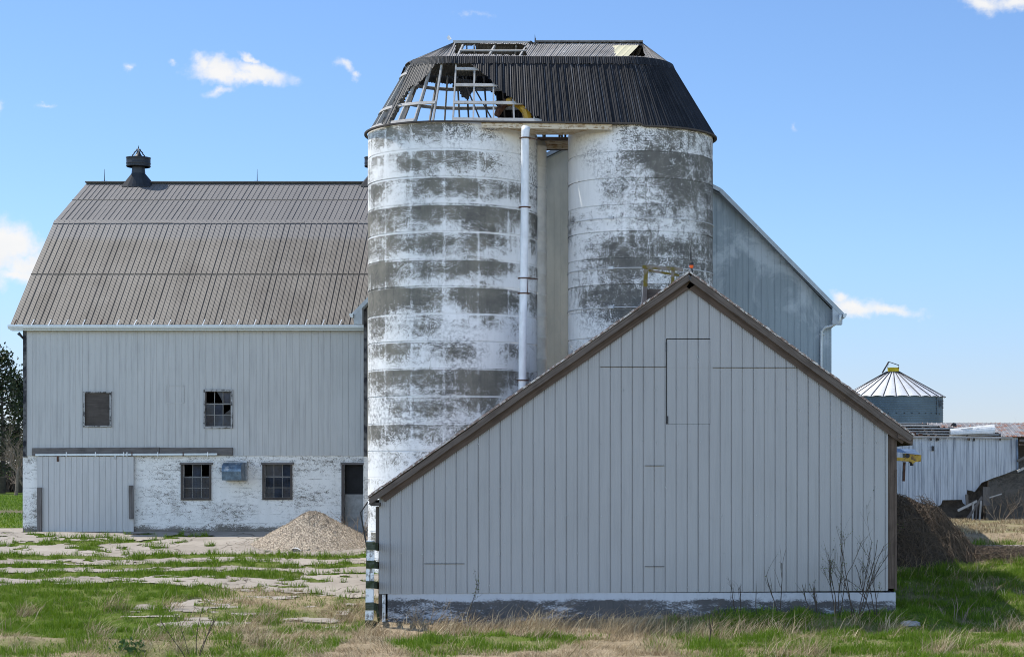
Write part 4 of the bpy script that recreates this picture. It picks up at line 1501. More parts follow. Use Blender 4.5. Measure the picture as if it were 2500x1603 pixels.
# ------------------------------------------------------------------ shed in front
d0 = 55.5
k0 = d0 / F
DB = 68.6
shed = thing('shed', 'grey ribbed metal shed with steep gable and loft door in front of the silos', 'shed', (wx(1550, d0), d0, zb(d0)))
AX, AZ_ = wx(1683, d0), wz(668, d0)
LX, LZ = wx(900, d0), wz(1216, d0)
RX, RZ = wx(2228, d0), wz(1064, d0)
rline = lin([(LX, LZ), (AX, AZ_), (RX, RZ)])
SX0, SX1 = wx(926, d0), wx(2168, d0)
bz = lin([(SX0, wz(1449, d0)), (SX1, wz(1441, d0))])
lap = lambda s: wz(895, d0)
pf = ribs(SX0, SX1, .3105, .036, -.024, .28, .003, SX0 + .31)
for c in (AX,):
    pf.append((c, 0.0))
pf.sort()
DX0, DX1, DZ0, DZ1 = wx(1626.5, d0), wx(1734, d0), wz(1035, d0), wz(826, d0)
m = MB()
sheet(m, pf, bz, lambda s: min(rline(s) - .2, lap(s)), lambda s, t, n: (s, d0 - n, t), [(DX0, DX1, DZ0, DZ1)])
m.build('siding', M['shed_siding'], shed)
m = MB()
sheet(m, pf, lambda s: min(lap(s) - .015, rline(s) - .25), lambda s: rline(s) - .2, lambda s, t, n: (s, d0 - .014 - n, t), [(DX0, DX1, DZ0, DZ1)])
m.build('siding', M['shed_siding'], shed)
# loft door in two lapped halves
g = .026
m = MB()
pd = [q for q in pf if DX0 + g < q[0] < DX1 - g]
pd = [(DX0 + g, 0)] + pd + [(DX1 - .004, 0)]
sheet(m, pd, lambda s: DZ0 + .006, lambda s: wz(897, d0), lambda s, t, n: (s, d0 - .004 - n, t))
sheet(m, pd, lambda s: wz(898, d0), lambda s: DZ1 - .024, lambda s, t, n: (s, d0 - .011 - n, t))
ld = m.build('loft_door', M['shed_siding'], shed)
m = MB()
m.beam(P(1627, 835, d0 - .01), P(1627, 858, d0 - .01), .035, .03, (0, 1, 0)); m.build('hinge', M['dark_steel'], ld); m = MB(); m.beam(P(1630, 1015, d0 - .01), P(1630, 1034, d0 - .01), .03, .03, (0, 1, 0))
m.build('hinge', M['dark_steel'], ld)
m = MB(); m.beam(P(1702, 868, d0 - .02), P(1705, 876, d0 - .02), .02, .02); m.build('handle', M['steel'], ld)
m = MB(); m.face([(DX0, d0 + .05, DZ0), (DX1, d0 + .05, DZ0), (DX1, d0 + .05, DZ1), (DX0, d0 + .05, DZ1)]); m.build('door_backing', M['dark'], ld)
# short patch laps and screws in the front
m = MB()
for (X0, X1, Y) in ((1036, 1134, 1375), (1574, 1622, 1136), (1574, 1622, 1382), (1466, 1626, 895), (1740, 1960, 897)):
    pt2 = MB(); pt2.beam(P(X0, Y, d0 - .012), P(X1, Y, d0 - .012), .02, .018); pt2.build('lap_edge', M['board'], shed)
for i in range(220):
    X = 926 + 27 * random.randint(1, 45) + random.uniform(-4, 4)
    Y = random.choice((1000, 1080, 1190, 1260, 1350, 1430, 950, 880)) + random.uniform(-4, 4)
    c = P(X, Y, d0 - .008)
    if c.z > rline(c.x) - .5: continue
    m.box(c.x - .012, c.x + .012, c.y - .01, c.y, c.z - .012, c.z + .012)
m.build('screw', M['steel'], shed)
# foundation, corner boards, other walls
fz0 = zb(d0) - .5
m = MB()
m.box(wx(946, d0), wx(2187, d0), d0 + .03, d0 + .35, fz0, bz(SX0) + .04)
m.box(wx(946, d0), wx(946, d0) + .3, d0 + .35, DB, fz0, bz(SX0) + .04)
m.box(wx(2187, d0) - .3, wx(2187, d0), d0 + .35, DB, fz0, bz(SX0) + .04)
m.build('foundation_wall', M['shed_base'], shed)
m = MB(); m.beam((wx(2179, d0), d0 + .12, wz(1436, d0)), (wx(2179, d0), d0 + .12, rline(wx(2179, d0)) - .16), .26, .12, (0, 1, 0), .004)
m.build('corner_board', M['brown_wood'], shed)
m = MB(); m.beam((wx(2188, d0), d0 + .06, wz(1440, d0)), (wx(2188, d0), d0 + .06, wz(1145, d0)), .05, .05, (0, 1, 0), .004)
m.build('corner_board', M['brown_wood'], shed)
for X, a, b in ((929, 1228, 1560), (937, 1450, 1560), (922, 1236, 1330)):
    m = MB(); m.beam(P(X, b, d0 + .12), P(X, a, d0 + .12), .09, .1, (0, 1, 0), .01); m.build('corner_post', M['white_wood'] if X == 937 else M['board'], shed)
m = MB()
zt = lambda s: rline(SX0) - .12
sheet(m, ribs(d0 + .2, DB, .25, .02, -.012), lambda s: fz0 + .3, zt, lambda s, t, n: (SX0 + .02 + n, s, t))
m.build('side_wall', M['brown_wood'], shed)
m = MB()
sheet(m, ribs(d0 + .2, DB, .25, .02, -.012), lambda s: fz0 + .3, lambda s: rline(wx(2185, d0)) - .12, lambda s, t, n: (wx(2185, d0) - .01 - n, s, t))
m.build('side_wall', M['brown_wood'], shed)
m = MB()
m.prism([(SX0 + .05, fz0 + .3), (wx(2184, d0), fz0 + .3), (wx(2184, d0), rline(wx(2184, d0)) - .15), (AX, AZ_ - .15), (SX0 + .05, rline(SX0) - .15)], DB - .1, DB)
m.build('back_wall', M['brown_wood'], shed)
# roof: sheet, ragged edge, barge boards, frieze boards
yf = d0 - .30
m = MB()
for (a, b) in (((LX, LZ), (AX, AZ_)), ((AX, AZ_), (RX, RZ))):
    a, b = Vector((a[0], 0, a[1])), Vector((b[0], 0, b[1]))
    nrm = Vector((-(b.z - a.z), 0, b.x - a.x)).normalized()
    n = 60
    for i in range(n):
        p, q = a.lerp(b, i / n), a.lerp(b, (i + 1) / n)
        e0, e1 = yf - random.uniform(0, .03), yf - random.uniform(0, .03)
        t_ = .05 + random.uniform(-.008, .012)
        m.face([(p.x, e0, p.z), (q.x, e0, q.z), (q.x + nrm.x * t_, e0, q.z + nrm.z * t_), (p.x + nrm.x * t_, e0, p.z + nrm.z * t_)])
        m.face([(p.x + nrm.x * t_, e0, p.z + nrm.z * t_), (q.x + nrm.x * t_, e0, q.z + nrm.z * t_), (q.x + nrm.x * t_, DB + .3, q.z + nrm.z * t_), (p.x + nrm.x * t_, DB + .3, p.z + nrm.z * t_)])
        m.face([(p.x, e0, p.z), (p.x, DB + .3, p.z), (q.x, DB + .3, q.z), (q.x, e0, q.z)])
m.build('roof', M['ragged'], shed)


def rake(name, mat, off, hgt, y, th, x_a, x_b, side):
    mm = MB()
    a, b = ((LX, LZ), (AX, AZ_)) if side < 0 else ((AX, AZ_), (RX, RZ))
    L = math.hypot(b[0] - a[0], b[1] - a[1])
    nx, nz = -(b[1] - a[1]) / L, (b[0] - a[0]) / L
    f = lambda t: Vector((a[0] + (b[0] - a[0]) * t - nx * off, y, a[1] + (b[1] - a[1]) * t - nz * off))
    N = 14
    cuts = [x_a + (x_b - x_a) * i / N for i in range(N + 1)]
    offs = [random.uniform(-.006, .006) for _ in cuts]
    for i in range(N):
        p, q = f(cuts[i]), f(cuts[i + 1])
        h0, h1 = hgt / 2 + offs[i], hgt / 2 + offs[i + 1]
        c = [(p.x - nx * h0, y, p.z - nz * h0), (q.x - nx * h1, y, q.z - nz * h1), (q.x + nx * hgt / 2, y, q.z + nz * hgt / 2), (p.x + nx * hgt / 2, y, p.z + nz * hgt / 2)]
        u0, u1 = cuts[i] * L, cuts[i + 1] * L
        mm.face(c, [(u0, 0), (u1, 0), (u1, hgt), (u0, hgt)])
        mm.face([(c[0][0], y + th, c[0][2]), (c[1][0], y + th, c[1][2]), c[1], c[0]], [(u0, 0), (u1, 0), (u1, th), (u0, th)])
        mm.face([(c[3][0], y + th, c[3][2]), (c[2][0], y + th, c[2][2]), (c[1][0], y + th, c[1][2]), (c[0][0], y + th, c[0][2])], [(u0, 0), (u1, 0), (u1, hgt), (u0, hgt)])
    for t in (x_a, x_b):
        p = f(t)
        mm.face([(p.x - nx * hgt / 2, y, p.z - nz * hgt / 2), (p.x + nx * hgt / 2, y, p.z + nz * hgt / 2), (p.x + nx * hgt / 2, y + th, p.z + nz * hgt / 2), (p.x - nx * hgt / 2, y + th, p.z - nz * hgt / 2)], [(0, 0), (0, hgt), (th, hgt), (th, 0)])
    return mm.build(name, mat, shed)


rake('barge_board', M['barge_wood'], .11, .15, yf, .04, .0, .345, -1)
rake('barge_board', M['barge_wood'], .10, .16, yf - .012, .04, .34, .995, -1)
rake('barge_board', M['barge_wood'], .10, .17, yf - .004, .04, .012, 1.0, 1)
rake('frieze_board', M['brown_wood'], .26, .18, d0 - .10, .06, .03, .995, -1)
rake('frieze_board', M['brown_wood'], .26, .2, d0 - .10, .06, .02, .985, 1)
m = MB()
m.beam(P(1682, 672, yf - .02), P(1687, 684, yf - .02), .05, .04, (0, 1, 0))
m.build('ridge_notch', M['tar'], shed)
m = MB()      # gutter stub at the low eave
m.tube([(LX + .12, yf + .05, LZ - .13), (LX + .12, DB, LZ - .13)], .075, 8)
m.beam((LX + .25, yf + .06, LZ - .16), (LX + .25, yf + .4, LZ - .16), .2, .1)
m.build('gutter', M['board'], shed)
m = MB(); m.prism([(RX - .02, RZ - .03), (RX - .03, RZ - .26), (wx(2190, d0), RZ - .05), (wx(2190, d0), rline(wx(2190, d0)) - .05)], yf + .045, DB)
m.build('soffit', M['brown_wood'], shed)
m = MB()
m.tube([(LX - .0, yf + .1, LZ - .1), P(880, 1250, d0 - .1), P(889, 1300, d0 - .1), P(897, 1340, d0 - .05), P(912, 1366, d0), P(923, 1378, d0)], .022, 6)
tag(m.build('cable', M['cable']), 'black cable hanging from the low shed eave to the fence', 'cable')

# beacon behind the ridge and old frame on the far roof slope
bc = thing('beacon', 'thin rod with dark capped amber globe rising behind the shed peak', 'beacon', (wx(1690, 56.5), 56.5, AZ_))
c = P(1690, 665, 56.5)
m = MB(); m.tube([c + Vector((.02, 0, -.1)), P(1688, 650, 56.5)], [.03, .022], 6); m.build('rod', M['dark_steel'], bc); m = MB(); m.tube([P(1687, 634, 56.5), P(1685.5, 604, 56.5)], [.016, .008], 6); m.build('spike', M['dark_steel'], bc)
g0 = P(1688, 650, 56.5)
m = MB(); m.lathe(g0.x, g0.y, [(0, g0.z - .06), (.035, g0.z - .055), (.06, g0.z - .01), (.062, g0.z + .03)], 16); m.build('globe', M['lamp_red'], bc)
m = MB(); m.lathe(g0.x, g0.y, [(.062, g0.z + .03), (.068, g0.z + .035), (.066, g0.z + .11), (.05, g0.z + .125), (0, g0.z + .13)], 16); m.build('cap', M['dark_steel'], bc)
fr = thing('hatch_frame', 'mossy wooden hatch frame standing on the shed roof against the right silo', 'frame', P(1620, 720, 61.2))
dh = 61.2
for (a, b, w_, mat) in (((1577, 655), (1575, 700), .13, 'mossy_wood'), ((1575, 690), (1573, 745), .13, 'grey_wood'), ((1643, 658), (1642, 700), .1, 'mossy_wood')):
    m = MB(); m.beam(P(*a, dh), P(*b, dh), w_, .1, (0, 1, 0), .006); m.build('post', M[mat], fr)
m = MB(); m.beam(P(1568, 651, dh - .07), P(1668, 658, dh - .07), .06, .1, (0, 0, 1), .006); m.build('beam', M['mossy_wood'], fr)
m = MB(); m.beam(P(1583, 660, dh + .05), P(1658, 672, dh + .05), .05, .06, (0, 0, 1), .006); m.build('beam', M['mossy_wood'], fr)
m = MB(); m.face([P(1577, 745, dh + .06), P(1640, 745, dh + .06), P(1640, 706, dh + .06), P(1577, 705, dh + .06)]); m.build('dark_board', M['board'], fr)
m = MB(); m.beam(P(1570, 690, dh), P(1566, 746, dh), .02, .1, (0, 1, 0)); m.build('side_strip', M['pale_wood'], fr)

# short fence at the shed corner
fn = thing('fence', 'short wooden fence with white post and mossy dark rails at the shed corner', 'fence', P(902, 1545, 54.7))
m = MB(); m.beam(P(901, 1552, 54.72), P(905, 1318, 54.72), .22, .12, (0, 1, 0), .008); m.build('post', M['white_wood'], fn)
for Y, h in ((1332, .22), (1377, .21), (1426, .2), (1479, .21), (1523, .22)):
    m = MB()
    X = 905 - (Y - 1318) * .017
    m.beam(P(X - 10, Y, 54.62), P(X + 10, Y, 54.62), .05, h, (0, 0, 1), .008)
    c0, c1 = P(X + 8, Y, 54.66), P(X + 22, Y + 3, 56.2)
    m.beam(c0, c1, .05, h * .95, (0, 0, 1), .006)
    m.build('rail', M['green_wood'], fn)
m = MB(); m.beam(P(918, 1472, 55.2), P(926, 1520, 55.3), .06, .05, (0, 1, 0)); m.build('brace', M['green_wood'], fn)


# ------------------------------------------------------------------ gravel heap, scrap
def heap(name, cx, cd, rx, rd, h, mat, label, cat, rough=.05, nx=90, power=1.0, skew=0.0):
    a = np.linspace(0, 2 * np.pi, nx, endpoint=False)
    rr = np.linspace(0, 1, 46)
    A, Rr = np.meshgrid(a, rr)
    x = cx + rx * Rr * np.cos(A) * (1 + .14 * (fbm(np.cos(A) * 2 + 5, np.sin(A) * 2 + 5, 4) - .5) * Rr)
    d = cd + rd * Rr * np.sin(A)
    prof = np.clip(1 - np.sqrt(Rr ** 2 * .96 + .04) ** power, 0, 1)
    prof = prof / prof.max()
    z = zbase(d) - .08 + (h + .08) * prof + (fbm(x * 1.6, d * 1.6, 61) - .5) * .35 * h * prof ** .5 * .6 + (fbm(x * 9, d * 9, 62, 3) - .5) * rough * 2
    z += skew * (x - cx) * prof
    v = np.stack([x, d, z], -1).reshape(-1, 3)
    n, m_ = x.shape
    idx = np.arange(n * m_).reshape(n, m_)
    f = np.stack([idx[:-1], idx[1:], np.roll(idx, -1, 1)[1:], np.roll(idx, -1, 1)[:-1]], -1).reshape(-1, 4)
    f = f[:, ::-1]
    o = np_mesh(name, v, f, mat, False)
    if label: tag(o, label, cat)
    return o, v


gcx, gcd = wx(765, 70.4), 70.4
_, gvv = heap('gravel_pile', gcx, gcd, 2.35, 1.9, 1.2, M['gravel'], 'tan gravel heap on the concrete yard against the barn wall', 'gravel pile', .014, 300, .72)
# loose stones on the heap's surface and round its foot
sv, sf = [], []
oct_ = np.array([(1, 0, 0), (-1, 0, 0), (0, 1, 0), (0, -1, 0), (0, 0, 1), (0, 0, -1)], float)
octf = np.array([(0, 2, 4), (2, 1, 4), (1, 3, 4), (3, 0, 4), (2, 0, 5), (1, 2, 5), (3, 1, 5), (0, 3, 5)])
nst = 5200
pick = gvv[rng.integers(300 * 3, len(gvv), nst)]
for i in range(nst):
    s_ = rng.uniform(.010, .026)
    p = pick[i] + rng.uniform(-.06, .06, 3) * (1, 1, .2)
    if i > nst - 500:
        an = rng.uniform(0, 6.28); rr = rng.uniform(1.9, 2.9)
        p = np.array([gcx + rr * math.cos(an) * 1.1, gcd + rr * math.sin(an) * .9, 0.0]); p[2] = zb(p[1]) + .02
    q = oct_ * s_ * rng.uniform(.6, 1.3, 3) @ np.linalg.qr(rng.normal(size=(3, 3)))[0] + p
    sv.append(q); sf.append(octf + i * 6)
tag(np_mesh('loose_gravel', np.concatenate(sv), np.concatenate(sf), M['gravel'], False), None, None, None, 'stuff')
m = MB()
for i in range(6):
    f0, f1 = i / 6, (i + 1) / 6
    zz = lambda f: .06 + .05 * math.sin(f * 7)
    a0, a1 = P(712 + 46 * f0, 1336, 68.9), P(712 + 46 * f1, 1336, 68.9)
    b = zb(68.9)
    m.face([(a0.x, 68.7, b + zz(f0)), (a1.x, 68.7, b + zz(f1)), (a1.x + .05, 69.25, b + zz(f1) + .07), (a0.x + .05, 69.25, b + zz(f0) + .08)])
tag(m.build('scrap_sheet', M['sheet_white']), 'bent scrap of white sheet metal lying before the gravel heap', 'scrap metal')


def rock(name, p, r, label, mat, seed):
    m = MB()
    n = 10
    rs = np.random.default_rng(seed)
    rows = []
    for j in range(7):
        ph = math.pi * j / 6
        rows.append([Vector(p) + Vector((r[0] * math.sin(ph) * math.cos(t), r[1] * math.sin(ph) * math.sin(t), r[2] * math.cos(ph))) * rs.uniform(.86, 1.1) for t in np.linspace(0, 2 * math.pi, n, endpoint=False)])
    for j in range(6):
        for k in range(n):
            m.face([rows[j][k], rows[j + 1][k], rows[j + 1][(k + 1) % n], rows[j][(k + 1) % n]])
    return tag(m.build(name, mat), label, 'rock')


rock('rock', (wx(1610, 54.9), 54.9, wz(1508, 54.9) - .05), (.14, .12, .13), 'pale rounded rock lying at the foot of the shed wall', M['stone'], 1)
rock('rock', (wx(2222, 54.2), 54.2, wz(1522, 54.2) - .03), (.36, .25, .13), 'flat grey stone block by the right corner of the shed', M['stone'], 2)

# ------------------------------------------------------------------ low shack, grain bin, machinery on the right
dL = 92.0
kL = dL / F
shack = thing('low_building', 'low collapsing building with torn white corrugated front and half stripped roof', 'building', (wx(2340, dL), dL, 0))
x0, x1 = wx(2110, dL), wx(2485, dL)
z5 = lambda x, y: (wx(2150 + x / 4.051, dL), wz(980 + y / 4.051, dL))
botp = [z5(-150, 960), z5(170, 960), z5(560, 1035), z5(592, 1020), z5(600, 1010), z5(612, 972), z5(805, 968), z5(812, 1000), z5(846, 1028), z5(855, 872), z5(900, 880), z5(930, 890), z5(952, 862), z5(1000, 800), z5(1070, 772), z5(1110, 755), z5(1230, 715), z5(1362, 662)]
bf = lin(botp)
TOPZ = wz(1067, dL)
m = MB()
pf = ribs(x0, x1, .3, .05, .02, .3, .008)
for (a, b) in botp:
    if x0 < a < x1: pf.append((a, 0.0))
pf.sort()
sheet(m, pf, bf, lambda s: TOPZ, lambda s, t, n: (s, dL - n, t))
m.build('siding', M['shack_siding'], shack)
m = MB()
for X, Ya, Yb, w_ in ((2204, 1068, 1076, .07), (2287, 1068, 1076, .07), (2378, 1068, 1076, .07), (2278, 1088, 1100, .1)):
    m = MB(); m.beam(P(X, Ya, dL - .06), P(X, Yb, dL - .06), w_, .05, (0, 1, 0)); m.build('bracket', M['dark_steel'], shack)
m = MB()
m.box(x0, wx(2600, dL), dL + 1.2, dL + 1.4, -.3, TOPZ - .9)
m.box(wx(2415, dL), wx(2640, dL), dL + .25, dL + .5, -.3, wz(1155, dL))
m.build('concrete_wall', M['old_concrete'], shack)
m = MB(); m.box(x0, wx(2640, dL), dL + 5.6, dL + 5.8, -.3, TOPZ); m.box(x0 - .2, x0, dL, dL + 5.8, -.3, TOPZ); m.build('back_wall', M['board'], shack)
rz = wz(1033, dL + 2.9)
m = MB()
ls = lambda s, a, z: (s, a, z)
for (xa, ya, xb, yb) in ((2372, 0, 2700, 1), ):
    pass
pr = ribs(wx(2262, dL), wx(2700, dL), .22, .08, .03, .35, .01)
for (sa, ha), (sb, hb) in zip(pr[:-1], pr[1:]):
    Xa = PX + (sa + sb) / 2 / kL
    t0 = 0.0 if Xa > 2442 else (1.0 - sstep(2262, 2330, Xa) * .35 - sstep(2330, 2440, Xa) * .35 + random.uniform(-.04, .04))
    if t0 >= .97: continue
    n_ = 6
    for i in range(n_):
        ta, tb = t0 + (1 - t0) * i / n_, t0 + (1 - t0) * (i + 1) / n_
        ya, yb = dL - .3 + 3.2 * ta, dL - .3 + 3.2 * tb
        za, zb2 = TOPZ + .02 + (rz - TOPZ) * ta, TOPZ + .02 + (rz - TOPZ) * tb
        m.face([(sa, ya, za + ha), (sb, ya, za + hb), (sb, yb, zb2 + hb), (sa, yb, zb2 + ha)], [(sa, ta * 3), (sb, ta * 3), (sb, tb * 3), (sa, tb * 3)])
m.build('roof', M['rusty_roof'], shack)
m = MB()
m.face([(x0, dL + 2.9, rz), (wx(2700, dL), dL + 2.9, rz), (wx(2700, dL), dL + 5.9, TOPZ - .1), (wx(2250, dL), dL + 5.9, TOPZ - .1), (x0, dL + 5.9, TOPZ - .1)])
m.build('roof', M['rusty_roof'], shack)
for i, t in enumerate((.02, .2, .4, .6, .8, 1.0)):
    y, z = dL - .28 + 3.2 * t, TOPZ + (rz - TOPZ) * t
    m = MB(); m.beam((wx(2130, dL), y, z + .02 + random.uniform(-.03, .03)), (wx(2470 - 10 * i, dL), y, z - .02), .13, .07, (0, 0, 1), .012); m.build('purlin', M['pale_wood'], shack)
for X in (2165, 2205, 2272, 2290, 2365, 2440):
    m = MB(); m.beam((wx(X, dL), dL - .2, TOPZ - .1), (wx(X, dL), dL + 2.9, rz - .1), .06, .1); m.build('rafter', M['board'], shack)
m = MB(); m.box(wx(2228, dL), wx(2236, dL), dL - .06, dL + .1, TOPZ, wz(1054, dL)); m.build('red_block', M['rust'], shack); m = MB(); m.box(wx(2243, dL), wx(2252, dL), dL - .06, dL + .1, TOPZ, wz(1058, dL)); m.build('red_block', M['rust'], shack)
m = MB()     # rolled-up roof sheet
for i in range(14):
    a0, a1 = R(200 - i * 17), R(200 - (i + 1) * 17)
    r_ = .3 + i * .004
    cx0, cx1 = wx(2322, dL), wx(2430, dL)
    f = lambda x, a, s: (x, dL + .35 + r_ * s * math.cos(a) * .9, TOPZ + .3 * s + r_ * s * math.sin(a))
    m.face([f(cx0, a0, .65), f(cx1, a0, 1), f(cx1, a1, 1), f(cx0, a1, .65)], [(0, i * .1), (2.2, i * .1), (2.2, i * .1 + .1), (0, i * .1 + .1)])
m.build('rolled_sheet', M['sheet_white'], shack)
m = MB()
for (pts) in (((2372, 1052), (2388, 1044), (2400, 1050), (2380, 1058)), ((2346, 1046), (2376, 1043), (2372, 1054), (2340, 1053))):
    m.face([P(*q, dL + .1 + .2 * random.random()) for q in pts])
m.build('bent_flap', M['sheet_white'], shack)
m = MB()
m.face([P(2310, 1046, dL + 2.0), P(2338, 1046, dL + 2.0), P(2334, 1033, dL + 2.2), P(2327, 1031, dL + 2.1), P(2318, 1041, dL + 2.2)])
m.build('torn_flap', M['dark_steel'], shack)
m = MB(); m.beam(P(2483, 1072, dL - .05), P(2484, 1148, dL - .05), .08, .08, (0, 1, 0)); m.build('end_post', M['bluish'], shack)
for (a, b, w_, mt) in (((2408, 1188), (2407, 1234), .32, 'grey_wood'), ((2376, 1225), (2373, 1290), .09, 'pale_wood'), ((2395, 1222), (2390, 1288), .08, 'pale_wood'), ((2384, 1235), (2382, 1285), .06, 'grey_wood'), ((2360, 1268), (2398, 1212), .14, 'grey_wood'), ((2338, 1246), (2385, 1222), .1, 'pale_wood'), ((2415, 1214), (2445, 1205), .05, 'pale_wood'), ((2360, 1206), (2362, 1240), .12, 'grey_wood'), ((2484, 1150), (2520, 1132), .1, 'pale_wood'), ((2484, 1125), (2520, 1105), .1, 'grey_wood'), ((2490, 1075), (2560, 1077), .12, 'grey_wood'), ((2488, 1085), (2560, 1088), .07, 'brown_wood')):
    m = MB(); m.beam(P(*a, dL - .45), P(*b, dL - .4), w_, .12, (0, 1, 0), .01); m.build('broken_stud', M[mt], shack)
m = MB()
m.prism([(wx(2400, dL), -.2), (wx(2427, dL), -.2), (wx(2419, dL), wz(1232, dL)), (wx(2401, dL), wz(1232, dL))], dL - .7, dL - .1)
m.build('concrete_pier', M['old_concrete'], shack)

# yellow machine peeping past the shed
mc = thing('machine_hopper', 'yellow machine hopper under a blue sheet beside the white corrugated wall', 'machine', P(2205, 1180, 80))
dm = 80
m = MB()
m.prism([(wx(2150, dm), wz(1121, dm)), (wx(2222, dm), wz(1126, dm)), (wx(2226, dm), wz(1132, dm)), (wx(2232, dm), wz(1127, dm)), (wx(2246, dm), wz(1126, dm)), (wx(2247, dm), wz(1110, dm)), (wx(2208, dm), wz(1106, dm)), (wx(2208, dm), wz(1117, dm)), (wx(2150, dm), wz(1113, dm))], dm - .3, dm + .5)
m.build('hopper', M['yellow'], mc)
m = MB(); m.face([P(2150, 1092, dm + .9), P(2232, 1096, dm + .9), P(2248, 1110, dm - .4), P(2204, 1104, dm - .45), P(2150, 1100, dm - .45)]); m.build('cover_sheet', M['bluish'], mc)
m = MB(); m.beam(P(2208, 1127, dm), P(2206, 1174, dm), .1, .1, (0, 1, 0)); m.build('leg', M['rust'], mc)
m = MB(); m.beam(P(2150, 1130, dm), P(2150, 1300, dm), .1, .1, (0, 1, 0)); m.build('leg', M['rust'], mc)
m = MB(); m.tube([P(2216, 1112, dm - .34), P(2216, 1112, dm - .28)], .09, 10); m.tube([P(2226, 1130, dm - .2), P(2226, 1136, dm - .2)], .07, 8); m.build('coupling', M['dark_steel'], mc)

# grain bin
dG = 112.0
kG = dG / F
gx = wx(2180, dG)
gr = 121 * kG
gb = thing('grain_bin', 'round steel grain bin with pale rust-spotted cone roof and yellow lid', 'grain bin', (gx, dG, 0))
ze = wz(969, dG)
m = MB()
pr_ = []
z = -.2
while z < ze - .02:
    pr_ += [(gr, z), (gr + .022, z + .035), (gr, z + .07)]
    z += .098
m.lathe(gx, dG, pr_ + [(gr, ze)], 72)
m.build('wall', M['bin_wall'], gb)
m = MB()
za = wz(908, dG)
NG = 26
for i in range(NG):
    a0, a1 = 2 * math.pi * i / NG + .06, 2 * math.pi * (i + 1) / NG + .06
    am = (a0 + a1) / 2
    e = gr + .15
    pt_ = lambda r, a, z: (gx + r * math.cos(a), dG + r * math.sin(a), z)
    n = 5
    for j in range(n):
        b0, b1 = a0 + (a1 - a0) * j / n, a0 + (a1 - a0) * (j + 1) / n
        s0, s1 = .05 * math.sin(math.pi * j / n), .05 * math.sin(math.pi * (j + 1) / n)
        m.face([pt_(e, b0, ze - .05 + s0), pt_(e, b1, ze - .05 + s1), pt_(.36, b1, za), pt_(.36, b0, za)], [(b0 * e, 0), (b1 * e, 0), (b1 * e * .6, 3), (b0 * e * .6, 3)])
cn = m.build('cone_roof', M['cone'], gb)
m = MB()
for i in range(NG):
    a = 2 * math.pi * i / NG + .06
    m.tube([(gx + (gr + .16) * math.cos(a), dG + (gr + .16) * math.sin(a), ze - .02), (gx + .36 * math.cos(a), dG + .36 * math.sin(a), za + .03)], .022, 5)
m.build('rib', M['dark_steel'], cn)
m = MB(); m.lathe(gx + .02, dG, [(.32, za - .02), (.33, za + .24), (.36, za + .25), (.0, za + .26)], 24); m.build('lid', M['bright_yellow'], gb)
m = MB()
q = lambda x, y: P(2080 + x / 7.7, 860 + y / 7.7, dG - .3)
m.tube([q(570, 385), q(690, 175)], .045, 5); m.tube([q(690, 175), q(880, 240), q(878, 300)], .025, 5); m.tube([q(690, 180), q(670, 285)], .012, 4)
m.build('lid_lever', M['dark_steel'], gb)
m = MB()
for i in range(9):
    a = R(270 - 12 + i * 9.0)
    zz = wz(1011, dG)
    m.box(gx + (gr + .02) * math.cos(a) - .02, gx + (gr + .02) * math.cos(a) + .02, dG + (gr + .03) * math.sin(a) - .03, dG + (gr + .03) * math.sin(a) + .02, zz - .02, zz + .02)
for i in range(14):
    a = R(270 + 52)
    zz = ze - .12 - i * .068
    m.box(gx + (gr + .02) * math.cos(a) - .02, gx + (gr + .02) * math.cos(a) + .02, dG + (gr + .03) * math.sin(a) - .03, dG + (gr + .03) * math.sin(a) + .02, zz - .02, zz + .02)
m.build('bolt', M['letter'], gb)
cu_ = bpy.data.curves.new('lettering', 'FONT')
cu_.body = 'WES'
cu_.size = .60
tmp = bpy.data.objects.new('lettering', cu_)
COL.objects.link(tmp)
bpy.context.view_layer.update()
tme = bpy.data.meshes.new_from_object(tmp.evaluated_get(bpy.context.evaluated_depsgraph_get()))
bpy.data.objects.remove(tmp)
import bmesh
bmm = bmesh.new(); bmm.from_mesh(tme)
bmesh.ops.subdivide_edges(bmm, edges=[e for e in bmm.edges if e.calc_length() > .06], cuts=3)
a_st = R(270 + 55)
for v in bmm.verts:
    a = a_st + v.co.x * 1.0 / gr
    zz = wz(997, dG) + v.co.y * 1.12
    v.co = (gr * math.cos(a) + .035 * math.cos(a), gr * math.sin(a) + .035 * math.sin(a), zz)
bmm.to_mesh(tme); bmm.free()
tme.materials.clear(); tme.materials.append(M['letter'])
lo_ = bpy.data.objects.new('lettering', tme); COL.objects.link(lo_); lo_.parent = gb


# ------------------------------------------------------------------ plants
def blades(name, base, h, wdt, lean, mat, droop=.35, kind='stuff'):
    """bent grass blades as one mesh: base (n,3), h (n), lean (n,2) horizontal offset of the tip per height"""
    n = len(base)
    ang = rng.uniform(0, np.pi, n)
    side = np.stack([np.cos(ang), np.sin(ang), np.zeros(n)], 1) * wdt[:, None] / 2
    ln = np.concatenate([lean, np.zeros((n, 1))], 1) * h[:, None]
    up = np.zeros((n, 3)); up[:, 2] = h
    mid = base + up * .55 + ln * .35
    tip = base + up * (1 - droop * np.linalg.norm(lean, axis=1)[:, None] * .5) + ln
    v = np.stack([base - side, base + side, mid + side * .75, mid - side * .75, tip], 1).reshape(-1, 3)
    i = np.arange(n)[:, None] * 5
    tri = np.concatenate([i + np.array([[0, 1, 2]]), i + np.array([[0, 2, 3]]), i + np.array([[3, 2, 4]])], 0)
    rnd = np.repeat(rng.random(n), 5)
    return np_mesh(name, v, tri, mat, False, {'rnd': rnd}, kind)


def scatter(n, x0, x1, a0, a1):
    return rng.uniform(x0, x1, n), rng.uniform(a0, a1, n)


